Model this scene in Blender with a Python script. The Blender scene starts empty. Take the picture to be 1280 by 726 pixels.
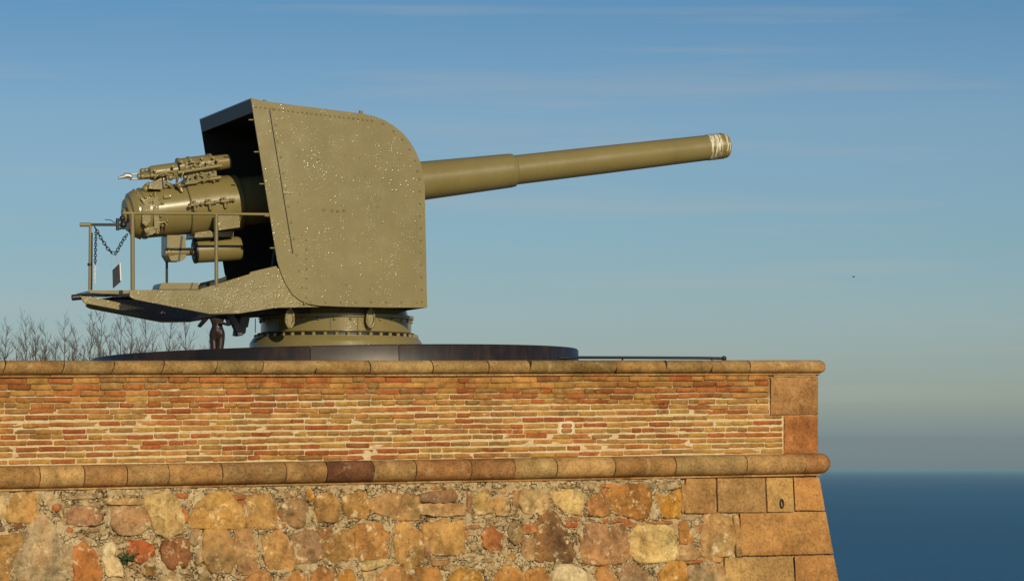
import bpy, bmesh, math, random
from mathutils import Vector, Matrix, noise
R = math.radians
random.seed(7)
sc = bpy.context.scene
COL = sc.collection

# ------------------------------------------------------------------ camera
F = 4000.0                                   # focal length in photo pixels (1280 wide)
PITCH = math.atan(223.0 / F)
cam = bpy.data.cameras.new('camera')
camo = bpy.data.objects.new('camera', cam); COL.objects.link(camo)
cam.sensor_width = 36; cam.lens = 36 * F / 1280
cam.clip_start = 0.5; cam.clip_end = 500000
camo.location = (0, 0, 0); camo.rotation_euler = (R(90) + PITCH, 0, 0)
sc.camera = camo
sc.render.resolution_x = 1024; sc.render.resolution_y = 580

# ------------------------------------------------------------------ light
SUN_AZ, SUN_EL = 22.0, 19.0                  # degrees right of the axis behind the camera
sdir = Vector((math.sin(R(SUN_AZ)) * math.cos(R(SUN_EL)), -math.cos(R(SUN_AZ)) * math.cos(R(SUN_EL)), math.sin(R(SUN_EL))))
sun = bpy.data.lights.new('sun', 'SUN'); sun.energy = 3.7; sun.angle = R(0.5); sun.color = (1.0, 0.86, 0.61)
suno = bpy.data.objects.new('sun', sun); COL.objects.link(suno)
suno.rotation_euler = sdir.to_track_quat('Z', 'Y').to_euler()
sc.view_settings.view_transform = 'Standard'; sc.view_settings.look = 'None'
sc.view_settings.exposure = 0; sc.view_settings.gamma = 1

world = bpy.data.worlds.new('World'); sc.world = world; world.use_nodes = True
nt = world.node_tree; nt.nodes.clear()
def N(tree, t, **kw):
    n = tree.nodes.new(t)
    for k, v in kw.items(): setattr(n, k, v)
    return n
def ramp(tree, stops, fac=None, interp='LINEAR'):
    r = N(tree, 'ShaderNodeValToRGB'); r.color_ramp.interpolation = interp
    e = r.color_ramp.elements
    e[0].position, e[0].color = stops[0][0], (*stops[0][1], 1)
    e[1].position, e[1].color = stops[-1][0], (*stops[-1][1], 1)
    for p, c in stops[1:-1]:
        x = e.new(p); x.color = (*c, 1)
    if fac is not None: tree.links.new(fac, r.inputs[0])
    return r
def mth(tree, op, a, b=None, c=None, clamp=False):
    m = N(tree, 'ShaderNodeMath', operation=op); m.use_clamp = clamp
    for i, v in enumerate((a, b, c)):
        if v is None: continue
        if isinstance(v, (int, float)): m.inputs[i].default_value = v
        else: tree.links.new(v, m.inputs[i])
    return m.outputs[0]
def mix(tree, fac, a, b, mode='MIX'):
    m = N(tree, 'ShaderNodeMix', data_type='RGBA', blend_type=mode)
    for i, v in ((0, fac), (6, a), (7, b)):
        if isinstance(v, (int, float)): m.inputs[i].default_value = v
        elif isinstance(v, tuple): m.inputs[i].default_value = (*v, 1)
        else: tree.links.new(v, m.inputs[i])
    return m.outputs[2]
sky = N(nt, 'ShaderNodeTexSky', sky_type='NISHITA'); sky.sun_disc = False
sky.sun_elevation = R(SUN_EL); sky.sun_rotation = math.atan2(sdir.x, sdir.y)
sky.altitude = 170; sky.air_density = 1.0; sky.dust_density = 0.6; sky.ozone_density = 1.6
bg = N(nt, 'ShaderNodeBackground'); bg.inputs[1].default_value = 0.12
wo = N(nt, 'ShaderNodeOutputWorld')
tc = N(nt, 'ShaderNodeTexCoord'); sep = N(nt, 'ShaderNodeSeparateXYZ')
nt.links.new(tc.outputs['Generated'], sep.inputs[0])
# clear-air tint by elevation: deep blue overhead, greyer and duller through the haze layer above the sea
grade = ramp(nt, [(0.0, (0.262, 0.369, 0.569)), (0.0137, (0.262, 0.369, 0.569)), (0.0475, (0.246, 0.33, 0.533)), (0.0562, (0.266, 0.359, 0.541)), (0.1075, (0.354, 0.42, 0.531)), (0.2325, (0.384, 0.458, 0.586)), (0.3575, (0.35, 0.463, 0.589)), (0.545, (0.368, 0.468, 0.594)), (0.7262, (0.255, 0.408, 0.56)), (1.0, (0.255, 0.408, 0.56))], mth(nt, 'MULTIPLY', sep.outputs[2], 5.0, clamp=True))
skyc = mix(nt, 1.0, sky.outputs[0], grade.outputs[0], 'MULTIPLY')
# thin high streaks of cirrus
mp = N(nt, 'ShaderNodeMapping'); nt.links.new(tc.outputs['Generated'], mp.inputs[0])
mp.inputs['Scale'].default_value = (3.2, 3.2, 60.0); mp.inputs['Rotation'].default_value = (0, R(-2.2), 0); mp.inputs['Location'].default_value = (3.7, 1.1, 2.4)
nz = N(nt, 'ShaderNodeTexNoise'); nt.links.new(mp.outputs[0], nz.inputs[0])
nz.inputs['Scale'].default_value = 1.7; nz.inputs['Detail'].default_value = 6; nz.inputs['Roughness'].default_value = 0.5
cl = mth(nt, 'MULTIPLY', 1.6, mth(nt, 'MULTIPLY', mth(nt, 'SUBTRACT', nz.outputs[0], 0.53, clamp=True), mth(nt, 'MULTIPLY', sep.outputs[2], 22, clamp=True), clamp=True), clamp=True)
skyc = mix(nt, cl, skyc, (3.6, 3.6, 3.5))
nt.links.new(skyc, bg.inputs[0]); nt.links.new(bg.outputs[0], wo.inputs[0])

# ------------------------------------------------------------------ pixel rays (photo 1280x726) used to take measurements off the photograph
FW = Vector((0, math.cos(PITCH), math.sin(PITCH))); UPV = Vector((0, -math.sin(PITCH), math.cos(PITCH)))
def ray(x, y): return FW + Vector(((x - 640) / F, 0, 0)) + UPV * ((363 - y) / F)
def at(x, y, Y):
    r = ray(x, y); return r * (Y / r.y)
def hit(x, y, p0, n):
    r = ray(x, y); return r * (p0.dot(n) / r.dot(n))

# ------------------------------------------------------------------ object helpers
def tag(o, label=None, cat=None, group=None, kind=None):
    if label: o['label'] = label
    if cat: o['category'] = cat
    if group: o['group'] = group
    if kind: o['kind'] = kind
    return o
def empty(name, loc, rz=0):
    o = bpy.data.objects.new(name, None); COL.objects.link(o); o.location = loc; o.rotation_euler = (0, 0, rz)
    o.empty_display_size = 0.3
    return o
class MB:
    def __init__(s): s.v = []; s.f = []; s.sm = []
    def add(s, vs, fs, smooth=False):
        b = len(s.v); s.v += [tuple(v) for v in vs]
        for f in fs: s.f.append([b + i for i in f]); s.sm.append(smooth)
        return s
    def box(s, c, d, rot=None):
        c = Vector(c); M = rot or Matrix.Identity(3)
        vs = [c + M @ Vector((x * d[0] / 2, y * d[1] / 2, z * d[2] / 2)) for x in (-1, 1) for y in (-1, 1) for z in (-1, 1)]
        return s.add(vs, [(0, 1, 3, 2), (4, 6, 7, 5), (0, 4, 5, 1), (2, 3, 7, 6), (0, 2, 6, 4), (1, 5, 7, 3)])
    def prism(s, front, back, smooth=False):
        n = len(front)
        s.add(list(front) + list(back), [(i, (i + 1) % n, n + (i + 1) % n, n + i) for i in range(n)], smooth)
        s.add(front, [list(range(n))[::-1]]); s.add(back, [list(range(n))])
        return s
    def tube(s, pts, r, seg=10, cap=True, smooth=True):
        pts = [Vector(p) for p in pts]
        rs = r if isinstance(r, (list, tuple)) else [r] * len(pts)
        d = (pts[-1] - pts[0]) if len(pts) == 2 else (pts[1] - pts[0])
        up = Vector((0, 0, 1)) if abs(d.normalized().z) < 0.9 else Vector((1, 0, 0))
        vs = []
        for i, p in enumerate(pts):
            t = (pts[min(i + 1, len(pts) - 1)] - pts[max(i - 1, 0)]).normalized()
            a = t.cross(up)
            if a.length < 1e-4: a = t.cross(Vector((0, 1, 0)))
            a.normalize(); b = t.cross(a)
            for k in range(seg):
                q = 2 * math.pi * k / seg
                vs.append(p + (a * math.cos(q) + b * math.sin(q)) * rs[i])
        fs = [(i * seg + k, (i + 1) * seg + k, (i + 1) * seg + (k + 1) % seg, i * seg + (k + 1) % seg) for i in range(len(pts) - 1) for k in range(seg)]
        s.add(vs, fs, smooth)
        if cap: s.add(vs[:seg], [list(range(seg))]); s.add(vs[-seg:], [list(range(seg))[::-1]])
        return s
    def lathe(s, p0, ax, prof, seg=48, capends=True):
        # prof: list of (distance along the axis, radius); flat shaded steps where the distance repeats
        p0 = Vector(p0); ax = Vector(ax).normalized()
        up = Vector((0, 0, 1)) if abs(ax.z) < 0.9 else Vector((1, 0, 0))
        a = ax.cross(up).normalized(); b = ax.cross(a)
        rings = [[p0 + ax * t + (a * math.cos(2 * math.pi * k / seg) + b * math.sin(2 * math.pi * k / seg)) * r for k in range(seg)] for t, r in prof]
        for i in range(len(rings) - 1):
            s.add(rings[i] + rings[i + 1], [(k, seg + k, seg + (k + 1) % seg, (k + 1) % seg) for k in range(seg)], True)
        if capends:
            if prof[0][1] > 1e-4: s.add(rings[0], [list(range(seg))])
            if prof[-1][1] > 1e-4: s.add(rings[-1], [list(range(seg))[::-1]])
        return s
    def blob(s, c, r, sc=(1, 1, 1), seg=8):
        c = Vector(c); rows = max(3, seg // 2); vs = [c + Vector((0, 0, r * sc[2]))]
        for i in range(1, rows):
            th = math.pi * i / rows
            for k in range(seg):
                q = 2 * math.pi * k / seg
                vs.append(c + Vector((math.sin(th) * math.cos(q) * r * sc[0], math.sin(th) * math.sin(q) * r * sc[1], math.cos(th) * r * sc[2])))
        vs.append(c - Vector((0, 0, r * sc[2]))); L = len(vs) - 1
        fs = [(0, 1 + k, 1 + (k + 1) % seg) for k in range(seg)]
        for i in range(rows - 2):
            o = 1 + i * seg
            fs += [(o + k, o + seg + k, o + seg + (k + 1) % seg, o + (k + 1) % seg) for k in range(seg)]
        o = 1 + (rows - 2) * seg
        fs += [(o + (k + 1) % seg, o + k, L) for k in range(seg)]
        return s.add(vs, fs, True)
    def build(s, name, m, parent=None, bevel=0, weld=False, origin=None):
        me = bpy.data.meshes.new(name)
        vs = s.v
        if origin is not None: vs = [Vector(v) - Vector(origin) for v in vs]
        me.from_pydata([tuple(v) for v in vs], [], s.f)
        me.polygons.foreach_set('use_smooth', s.sm)
        bm = bmesh.new(); bm.from_mesh(me)
        if weld: bmesh.ops.remove_doubles(bm, verts=bm.verts, dist=weld if isinstance(weld, float) else 1e-4)
        bmesh.ops.recalc_face_normals(bm, faces=bm.faces)
        bm.to_mesh(me); bm.free()
        me.materials.append(m)
        o = bpy.data.objects.new(name, me); COL.objects.link(o)
        if origin is not None: o.location = origin
        if parent: o.parent = parent
        if bevel:
            b = o.modifiers.new('bevel', 'BEVEL'); b.width = bevel; b.segments = 2; b.limit_method = 'ANGLE'; b.angle_limit = R(35)
        return o

# ------------------------------------------------------------------ materials
def newmat(name):
    m = bpy.data.materials.new(name); m.use_nodes = True
    t = m.node_tree; b = t.nodes['Principled BSDF']
    return m, t, b
def setc(t, sock, v):
    if isinstance(v, tuple): sock.default_value = (*v, 1)
    elif isinstance(v, (int, float)): sock.default_value = v
    else: t.links.new(v, sock)
def tex(t, kind='noise', scale=5, detail=4, rough=.55, coord='Object', sc3=None, world=False):
    c = N(t, 'ShaderNodeTexCoord'); src = c.outputs[coord]
    if world: src = N(t, 'ShaderNodeNewGeometry').outputs['Position']
    if sc3:
        mp = N(t, 'ShaderNodeMapping'); mp.inputs['Scale'].default_value = sc3; t.links.new(src, mp.inputs[0]); src = mp.outputs[0]
    if kind == 'noise':
        n = N(t, 'ShaderNodeTexNoise'); n.inputs['Detail'].default_value = detail; n.inputs['Roughness'].default_value = rough
    else:
        n = N(t, 'ShaderNodeTexVoronoi')
        if kind != 'voronoi': n.feature = kind
    n.inputs['Scale'].default_value = scale; t.links.new(src, n.inputs['Vector'])
    return n.outputs[0]
def bump(t, b, h, strength=.5, dist=.01):
    n = N(t, 'ShaderNodeBump'); n.inputs['Strength'].default_value = strength; n.inputs['Distance'].default_value = dist
    t.links.new(h, n.inputs['Height']); t.links.new(n.outputs[0], b.inputs['Normal'])

def paint(name, col, rough=.33, lump=.5, specks=True, th=.495):
    m, t, b = newmat(name)
    n1 = tex(t, 'noise', 1.3, 3, .5)
    c = mix(t, ramp(t, [(.3, (0, 0, 0)), (.7, (1, 1, 1))], n1).outputs[0], tuple(x * .93 for x in col), tuple(x * 1.07 for x in col))
    # drips, grime streaks running down
    n2 = tex(t, 'noise', 7, 4, .6, sc3=(1, 1, .13))
    c = mix(t, mth(t, 'MULTIPLY', ramp(t, [(.52, (0, 0, 0)), (.75, (1, 1, 1))], n2).outputs[0], .16), c, tuple(x * .6 for x in col))
    n3 = tex(t, 'noise', 3.2, 6, .7)
    c = mix(t, mth(t, 'MULTIPLY', ramp(t, [(.52, (0, 0, 0)), (.66, (1, 1, 1))], n3).outputs[0], .10), c, (.27, .235, .15))
    n4 = tex(t, 'noise', 5, 6, .75, sc3=(1.2, 1.2, .22))
    c = mix(t, mth(t, 'MULTIPLY', ramp(t, [(.60, (0, 0, 0)), (.72, (1, 1, 1))], n4).outputs[0], .30), c, (.13, .075, .035))
    setc(t, b.inputs['Base Color'], c)
    setc(t, b.inputs['Roughness'], mth(t, 'MULTIPLY_ADD', n3, .22, rough - .11)); b.inputs['Specular IOR Level'].default_value = .5
    fine = tex(t, 'noise', 60, 3, .6)
    patch = ramp(t, [(.48, (0, 0, 0)), (.62, (1, 1, 1))], tex(t, 'noise', 2.4, 3, .6)).outputs[0]
    h = mth(t, 'MULTIPLY', fine, mth(t, 'MULTIPLY_ADD', patch, lump, lump * .3))
    if specks:
        for sc_, hh_ in ((19, .40), (33, .45)):
            v = tex(t, 'voronoi', sc_)
            dots = ramp(t, [(.0, (1, 1, 1)), (.30, (0, 0, 0))], v, 'EASE').outputs[0]
            wh = ramp(t, [(th, (0, 0, 0)), (th + .11, (1, 1, 1))], tex(t, 'noise', 2.5 + sc_ * .05, 5, .75, sc3=(1, 1, .5))).outputs[0]
            h = mth(t, 'ADD', h, mth(t, 'MULTIPLY', mth(t, 'MULTIPLY', dots, wh), hh_))
        # brushed ridges that catch the sun
        rd = mth(t, 'ABSOLUTE', mth(t, 'SUBTRACT', tex(t, 'noise', 11, 2, .5), .5))
        rg = ramp(t, [(0, (1, 1, 1)), (.018, (0, 0, 0))], rd).outputs[0]
        h = mth(t, 'ADD', h, mth(t, 'MULTIPLY', mth(t, 'MULTIPLY', rg, patch), .04))
    bump(t, b, h, .6, .012)
    return m
OLIVE = (0.204, 0.161, 0.058)
M_olive = paint('olive_paint', OLIVE, rough=.24, lump=.10)
M_olive_rough = paint('lumpy_olive_paint', OLIVE, rough=.25, lump=.30, th=.42)
M_olive_smooth = paint('smooth_olive_paint', OLIVE, rough=.27, lump=.07, specks=False)

def simple(name, col, rough=.5, metal=0, var=.25, scale=8, bs=.2):
    m, t, b = newmat(name)
    n = tex(t, 'noise', scale, 5, .6)
    setc(t, b.inputs['Base Color'], mix(t, n, tuple(x * (1 - var) for x in col), tuple(min(1, x * (1 + var)) for x in col)))
    b.inputs['Roughness'].default_value = rough; b.inputs['Metallic'].default_value = metal
    bump(t, b, n, bs, .01)
    return m
M_black = simple('black_iron', (.012, .012, .014), .45)
M_inner_shade = simple('interior_shade_dark', (.020, .018, .014), .7)  # near-black colour paints in the shade inside and under the shield
M_steel = simple('bare_worn_steel', (.45, .43, .38), .35, .6)
M_bronze = simple('dark_bronze', (.028, .018, .014), .3, .35, .5, 6)
M_red = simple('red_paint', (.35, .03, .02), .4)
M_white = simple('white_plastic', (.7, .7, .68), .5)
M_plant = simple('plant_leaf', (.035, .065, .02), .6, 0, .5, 20)
M_bark = simple('bare_bark', (.085, .062, .045), .85, 0, .3, 12)
M_bird = simple('dark_feathers', (.03, .03, .035), .7)
M_terr = simple('terrace_paving', (.24, .2, .15), .9, 0, .3, 1.5)
M_ground = simple('dry_grass_ground', (.09, .09, .045), .95, 0, .4, .2)

def muzzle_mat():
    m, t, b = newmat('chipped_muzzle_paint')
    n = tex(t, 'noise', 14, 4, .6, sc3=(3.2, .22, .3))
    f = mth(t, 'MULTIPLY', ramp(t, [(.50, (0, 0, 0)), (.56, (1, 1, 1))], n).outputs[0], ramp(t, [(.36, (.1, .1, .1)), (.5, (1, 1, 1))], tex(t, 'noise', 22, 4, .7)).outputs[0])
    setc(t, b.inputs['Base Color'], mix(t, f, OLIVE, (.66, .60, .46)))
    b.inputs['Roughness'].default_value = .35; bump(t, b, n, .5, .02)
    return m
M_muzzle = muzzle_mat()

def rim_mat():
    m, t, b = newmat('rusted_dark_steel_rim')
    n = tex(t, 'noise', 1.2, 5, .65); n2 = tex(t, 'noise', 9, 5, .7, sc3=(1, 1, .25))
    c = ramp(t, [(.3, (.014, .013, .014)), (.48, (.024, .019, .017)), (.60, (.060, .034, .023)), (.74, (.035, .024, .019))], mth(t, 'MULTIPLY_ADD', n2, .35, mth(t, 'MULTIPLY', n, .65))).outputs[0]
    setc(t, b.inputs['Base Color'], c)
    b.inputs['Metallic'].default_value = .35; b.inputs['Roughness'].default_value = .42
    bump(t, b, n2, .25, .01)
    return m
M_rim = rim_mat()
M_rimgrey = simple('worn_grey_rim_plate', (.052, .042, .034), .45, .3, .6, 3)

def masonry(name, scale=14, bs=.7, var=.45, pale=.35, palec=(.58, .47, .30), rough=.9, hue=.0, grit_shade=.5, gsc=4, tint=(1.02, .87, .66)):
    """stone colour comes from the object's own colour, broken up by grain, painted-in pit shade, lichen and lime"""
    m, t, b = newmat(name)
    oi = N(t, 'ShaderNodeObjectInfo')
    src = N(t, 'ShaderNodeNewGeometry').outputs['Position']
    def nz(s, d=5, r=.6, k='noise'):
        if k == 'noise':
            n = N(t, 'ShaderNodeTexNoise'); n.inputs['Detail'].default_value = d; n.inputs['Roughness'].default_value = r
        else: n = N(t, 'ShaderNodeTexVoronoi')
        n.inputs['Scale'].default_value = s; t.links.new(src, n.inputs['Vector']); return n.outputs[0]
    a = nz(scale * .5, 6, .72)
    c = mix(t, ramp(t, [(.28, (0, 0, 0)), (.72, (1, 1, 1))], a).outputs[0], mix(t, 1, oi.outputs['Color'], (1 - var,) * 3, 'MULTIPLY'), mix(t, 1, oi.outputs['Color'], (1 + var * .55,) * 3, 'MULTIPLY'))
    hv = nz(scale * .22, 3, .5)
    c = mix(t, mth(t, 'MULTIPLY', ramp(t, [(.46, (0, 0, 0)), (.60, (1, 1, 1))], hv).outputs[0], hue), c, mix(t, .55, c, (.52, .24, .07)))
    dm = N(t, 'ShaderNodeMapping'); dm.inputs['Scale'].default_value = (2.2, 2.2, .5); t.links.new(src, dm.inputs[0])
    dn = N(t, 'ShaderNodeTexNoise'); dn.inputs['Scale'].default_value = 1.6; dn.inputs['Detail'].default_value = 6; dn.inputs['Roughness'].default_value = .7; t.links.new(dm.outputs[0], dn.inputs[0])
    c = mix(t, mth(t, 'MULTIPLY', ramp(t, [(.54, (0, 0, 0)), (.68, (1, 1, 1))], dn.outputs[0]).outputs[0], .6), c, mix(t, 1, c, (.55, .50, .42), 'MULTIPLY'))
    st_ = nz(1.1, 5, .62)
    c = mix(t, ramp(t, [(.34, (1, 1, 1)), (.56, (0, 0, 0))], st_).outputs[0], c, mix(t, 1, c, (.70, .64, .58), 'MULTIPLY'))
    g = nz(scale * gsc, 5, .72)
    c = mix(t, mth(t, 'MULTIPLY', ramp(t, [(.38, (1, 1, 1)), (.50, (0, 0, 0))], g).outputs[0], grit_shade), c, mix(t, 1, c, (.42, .36, .30), 'MULTIPLY'))  # dark grain; also paints relief shade into pits the frontal sun leaves flat
    p = nz(scale * .8, 6, .7)
    c = mix(t, mth(t, 'MULTIPLY', ramp(t, [(.56, (0, 0, 0)), (.68, (1, 1, 1))], p).outputs[0], pale), c, palec)
    c = mix(t, 1, c, tint, 'MULTIPLY')
    setc(t, b.inputs['Base Color'], c); b.inputs['Roughness'].default_value = rough; b.inputs['Specular IOR Level'].default_value = .2
    h = mth(t, 'ADD', mth(t, 'MULTIPLY', a, .8), mth(t, 'MULTIPLY', g, .45))
    bump(t, b, h, bs, .02)
    return m
M_stone = masonry('rubble_stone', 10, 1.4, .68, .75, (.76, .66, .47), hue=.5, grit_shade=.55, gsc=1.5, tint=(1.0, .90, .71))
M_brick = masonry('old_brick', 18, .9, .42, .28, (.62, .47, .26))
M_dress = masonry('dressed_sandstone', 8, .8, .45, .4, (.55, .42, .24))
M_tile = masonry('weathered_moulding_stone', 9, .6, .5, .45, (.50, .43, .28))

def mortar_mat(name, c1, c2, c3, bs=1.0, crack=False):
    m, t, b = newmat(name)
    n = tex(t, 'noise', 6, 6, .7, world=True); g = tex(t, 'noise', 55, 4, .7, world=True); v = tex(t, 'voronoi', 22, world=True)
    c = ramp(t, [(.25, c1), (.5, c2), (.78, c3)], mth(t, 'MULTIPLY_ADD', g, .4, mth(t, 'MULTIPLY', n, .6))).outputs[0]
    c = mix(t, mth(t, 'MULTIPLY', ramp(t, [(.1, (1, 1, 1)), (.22, (0, 0, 0))], v).outputs[0], .3), c, (.40, .25, .12))
    if crack:
        geo = N(t, 'ShaderNodeNewGeometry'); wn = N(t, 'ShaderNodeTexNoise'); wn.inputs['Scale'].default_value = 9; t.links.new(geo.outputs['Position'], wn.inputs[0])
        ad_ = N(t, 'ShaderNodeVectorMath', operation='MULTIPLY_ADD'); t.links.new(wn.outputs['Color'], ad_.inputs[0]); ad_.inputs[1].default_value = (.12, .12, .12); t.links.new(geo.outputs['Position'], ad_.inputs[2])
        for sc_, w_, ks_ in ((6.5, .028, .6), (17, .04, .22)):
            vo = N(t, 'ShaderNodeTexVoronoi', feature='DISTANCE_TO_EDGE'); vo.inputs['Scale'].default_value = sc_; t.links.new(ad_.outputs[0], vo.inputs['Vector'])
            vc = N(t, 'ShaderNodeTexVoronoi'); vc.inputs['Scale'].default_value = sc_; t.links.new(ad_.outputs[0], vc.inputs['Vector'])
            hs = N(t, 'ShaderNodeSeparateColor'); t.links.new(vc.outputs['Color'], hs.inputs[0])
            c = mix(t, mth(t, 'MULTIPLY', hs.outputs[0], .5), c, ramp(t, [(0, (.46, .26, .11)), (.35, (.60, .43, .22)), (.7, (.84, .68, .42)), (1, (.46, .31, .16))], hs.outputs[1]).outputs[0])
            kk = mth(t, 'MULTIPLY', ramp(t, [(0, (1, 1, 1)), (w_, (0, 0, 0))], vo.outputs[0]).outputs[0], mth(t, 'GREATER_THAN', n, .50))
            c = mix(t, mth(t, 'MULTIPLY', kk, ks_), c, (.09, .06, .035)); g = mth(t, 'SUBTRACT', g, kk)
    setc(t, b.inputs['Base Color'], c); b.inputs['Roughness'].default_value = .95; b.inputs['Specular IOR Level'].default_value = .15
    bump(t, b, mth(t, 'ADD', g, mth(t, 'MULTIPLY', n, .8)), bs, .02)
    return m
M_mortar = mortar_mat('rough_lime_mortar', (.24, .14, .06), (.56, .41, .21), (.88, .70, .41), 1.3, True)
M_mortarb = mortar_mat('brick_bed_mortar', (.40, .26, .12), (.70, .53, .30), (.84, .70, .46), 1.0)

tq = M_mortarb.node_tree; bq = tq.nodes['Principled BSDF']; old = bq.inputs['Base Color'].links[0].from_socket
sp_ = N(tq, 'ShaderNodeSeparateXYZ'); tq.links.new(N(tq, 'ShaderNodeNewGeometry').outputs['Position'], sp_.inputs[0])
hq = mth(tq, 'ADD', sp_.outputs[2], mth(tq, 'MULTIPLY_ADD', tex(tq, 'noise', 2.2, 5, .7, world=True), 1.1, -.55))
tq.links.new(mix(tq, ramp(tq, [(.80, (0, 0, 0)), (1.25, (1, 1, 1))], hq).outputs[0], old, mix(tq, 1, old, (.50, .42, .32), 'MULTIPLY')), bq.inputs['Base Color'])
M_mortaro = mortar_mat('old_ochre_mortar', (.24, .15, .07), (.42, .28, .13), (.60, .45, .24), .8)
def sea_mat():
    m, t, b = newmat('sea_water')
    w_ = tex(t, 'noise', .0016, 5, .6, world=True, sc3=(.5, .16, 1))
    setc(t, b.inputs['Base Color'], ramp(t, [(.35, (.007, .095, .180)), (.65, (.011, .125, .225))], w_).outputs[0])
    b.inputs['Roughness'].default_value = .45; b.inputs['IOR'].default_value = 1.33
    n = tex(t, 'noise', .02, 6, .7, world=True, sc3=(.35, 1, 1))
    bump(t, b, n, .6, 8)
    return m
M_sea = sea_mat()

# ================================================================== SETTING: sea, hill ground, terrace
s = MB(); s.add([(-250000, -20000, -125), (250000, -20000, -125), (250000, 250000, -125), (-250000, 250000, -125)], [(0, 1, 2, 3)])
tag(s.build('sea', M_sea), kind='structure')
g = MB(); rings = []
for r_, z in ((0, -8), (60, -8), (110, -9), (150, -12), (190, -40), (330, -128)):
    rings.append([(math.cos(2 * math.pi * k / 64) * r_ * (1 + .05 * math.sin(5 * k * .0982)), 20 + math.sin(2 * math.pi * k / 64) * r_, z + (noise.noise(Vector((k * .3, r_ * .05, 0))) * .6 if r_ else 0)) for k in range(64)])
for i in range(1, len(rings)):
    g.add(rings[i - 1] + rings[i], [(k, 64 + k, 64 + (k + 1) % 64, (k + 1) % 64) for k in range(64)], True)
tag(g.build('ground', M_ground, weld=True), kind='structure')

# ================================================================== WALL
C0 = at(1021, 450, 41.2); L0 = at(0, 450.5, 36.36)
A = (L0 - C0).normalized()                                   # along the wall, to the left
NW = Vector((-A.y, A.x, 0)).normalized()
if NW.y > 0: NW = -NW
RD = Vector((.03, 1, 0)).normalized(); RN = Vector((1, -.03, 0)).normalized()
ZV = Vector((0, 0, 1)); HB = -1.485; BAT = .14
def W(s, h, t=0): return C0 + A * s + NW * t + ZV * h
def Wb(s, h, t=0): return W(s, h, t + BAT * (HB - h))
def wpx(x, y):
    p = hit(x, y, C0, NW) - C0
    s_ = (p - ZV * p.z).dot((A - ZV * A.z).normalized()) / math.sqrt(1 - A.z ** 2)
    return s_, p.z - A.z * s_
nb = (NW + ZV * BAT).normalized(); pb0 = W(0, HB)
# battered plane passes through A direction too
nb = A.cross(ZV - NW * BAT).normalized()
def wbpx(x, y):
    p = hit(x, y, pb0, nb) - C0
    # solve p = A s + NW*BAT*(HB-h) + Z h
    Ah = Vector((A.x, A.y, 0)); s_ = p.dot(Ah) / Ah.dot(Ah)
    return s_, p.z - A.z * s_

wall = empty('bastion_wall', tuple(W(5, -8)))
tag(wall, 'long fortress wall of thin bricks over rubble stone with rounded stone mouldings, under the gun', 'wall')
WO = Vector(wall.location)
def wbuild(mb, name, m, origin=None, color=None, bevel=0, weld=False):
    """mesh in world coordinates -> child of the wall"""
    o = mb.build(name, m, None, bevel=bevel, weld=weld, origin=Vector(origin) if origin is not None else WO)
    o.parent = wall; o.location = Vector(o.location) - WO
    if color: o.color = (*color, 1)
    return o
SL = 16.0
core = MB()
def ringlvl(h, off, boff):
    f0 = W(0, h); cr = f0 + NW * (off + boff) + RN * (off + boff)
    l = W(SL, h, off + boff); bk = f0 + RD * 100 + RN * (off + boff); bl = l + Vector((-6, 100, 0))
    return [cr, l, bl, bk]
lv = [ringlvl(-.10, -.06, 0), ringlvl(-1.30, -.06, 0), ringlvl(HB, -.06, 0), ringlvl(-7.4, -.06, BAT * (7.4 + HB))]
for i in range(3): core.add(lv[i] + lv[i + 1], [(k, 4 + k, 4 + (k + 1) % 4, (k + 1) % 4) for k in range(4)])
wbuild(core, 'masonry_core', M_mortar)
tr = MB(); q = lv[0]
tr.add([Vector((p.x, p.y, 1.06)) for p in q], [(0, 1, 2, 3)])
tag(tr.build('terrace', M_terr), kind='structure')

# ---- mortar sheets (dense, uneven)
def sheet(s0, s1, h0, h1, ds, dh, fn, tfn):
    m = MB(); ns = int((s1 - s0) / ds); nh = int((h1 - h0) / dh); vs = []
    for j in range(nh + 1):
        for i in range(ns + 1):
            s_ = s0 + (s1 - s0) * i / ns; h_ = h0 + (h1 - h0) * j / nh
            vs.append(fn(s_, h_, tfn(s_, h_)))
    m.add(vs, [(j * (ns + 1) + i, j * (ns + 1) + i + 1, (j + 1) * (ns + 1) + i + 1, (j + 1) * (ns + 1) + i) for j in range(nh) for i in range(ns)], True)
    return m
def fb(v, o=4):
    return noise.fractal(v, 1.0, 2.0, o, noise_basis='PERLIN_ORIGINAL')
def t_up(s_, h):
    k = min(1, max(0, (-h - .26) / .40))                    # joints are washed out near the top, full further down
    return -.014 + .012 * k + .008 * fb(Vector((s_ * 5, h * 18, 1)), 5) + .004 * k * noise.noise(Vector((s_ * 1.1, h * 2, 5)))
wbuild(sheet(.0, 13.2, -1.22, -.15, .03, .012, W, t_up), 'brick_mortar', M_mortarb)

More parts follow.
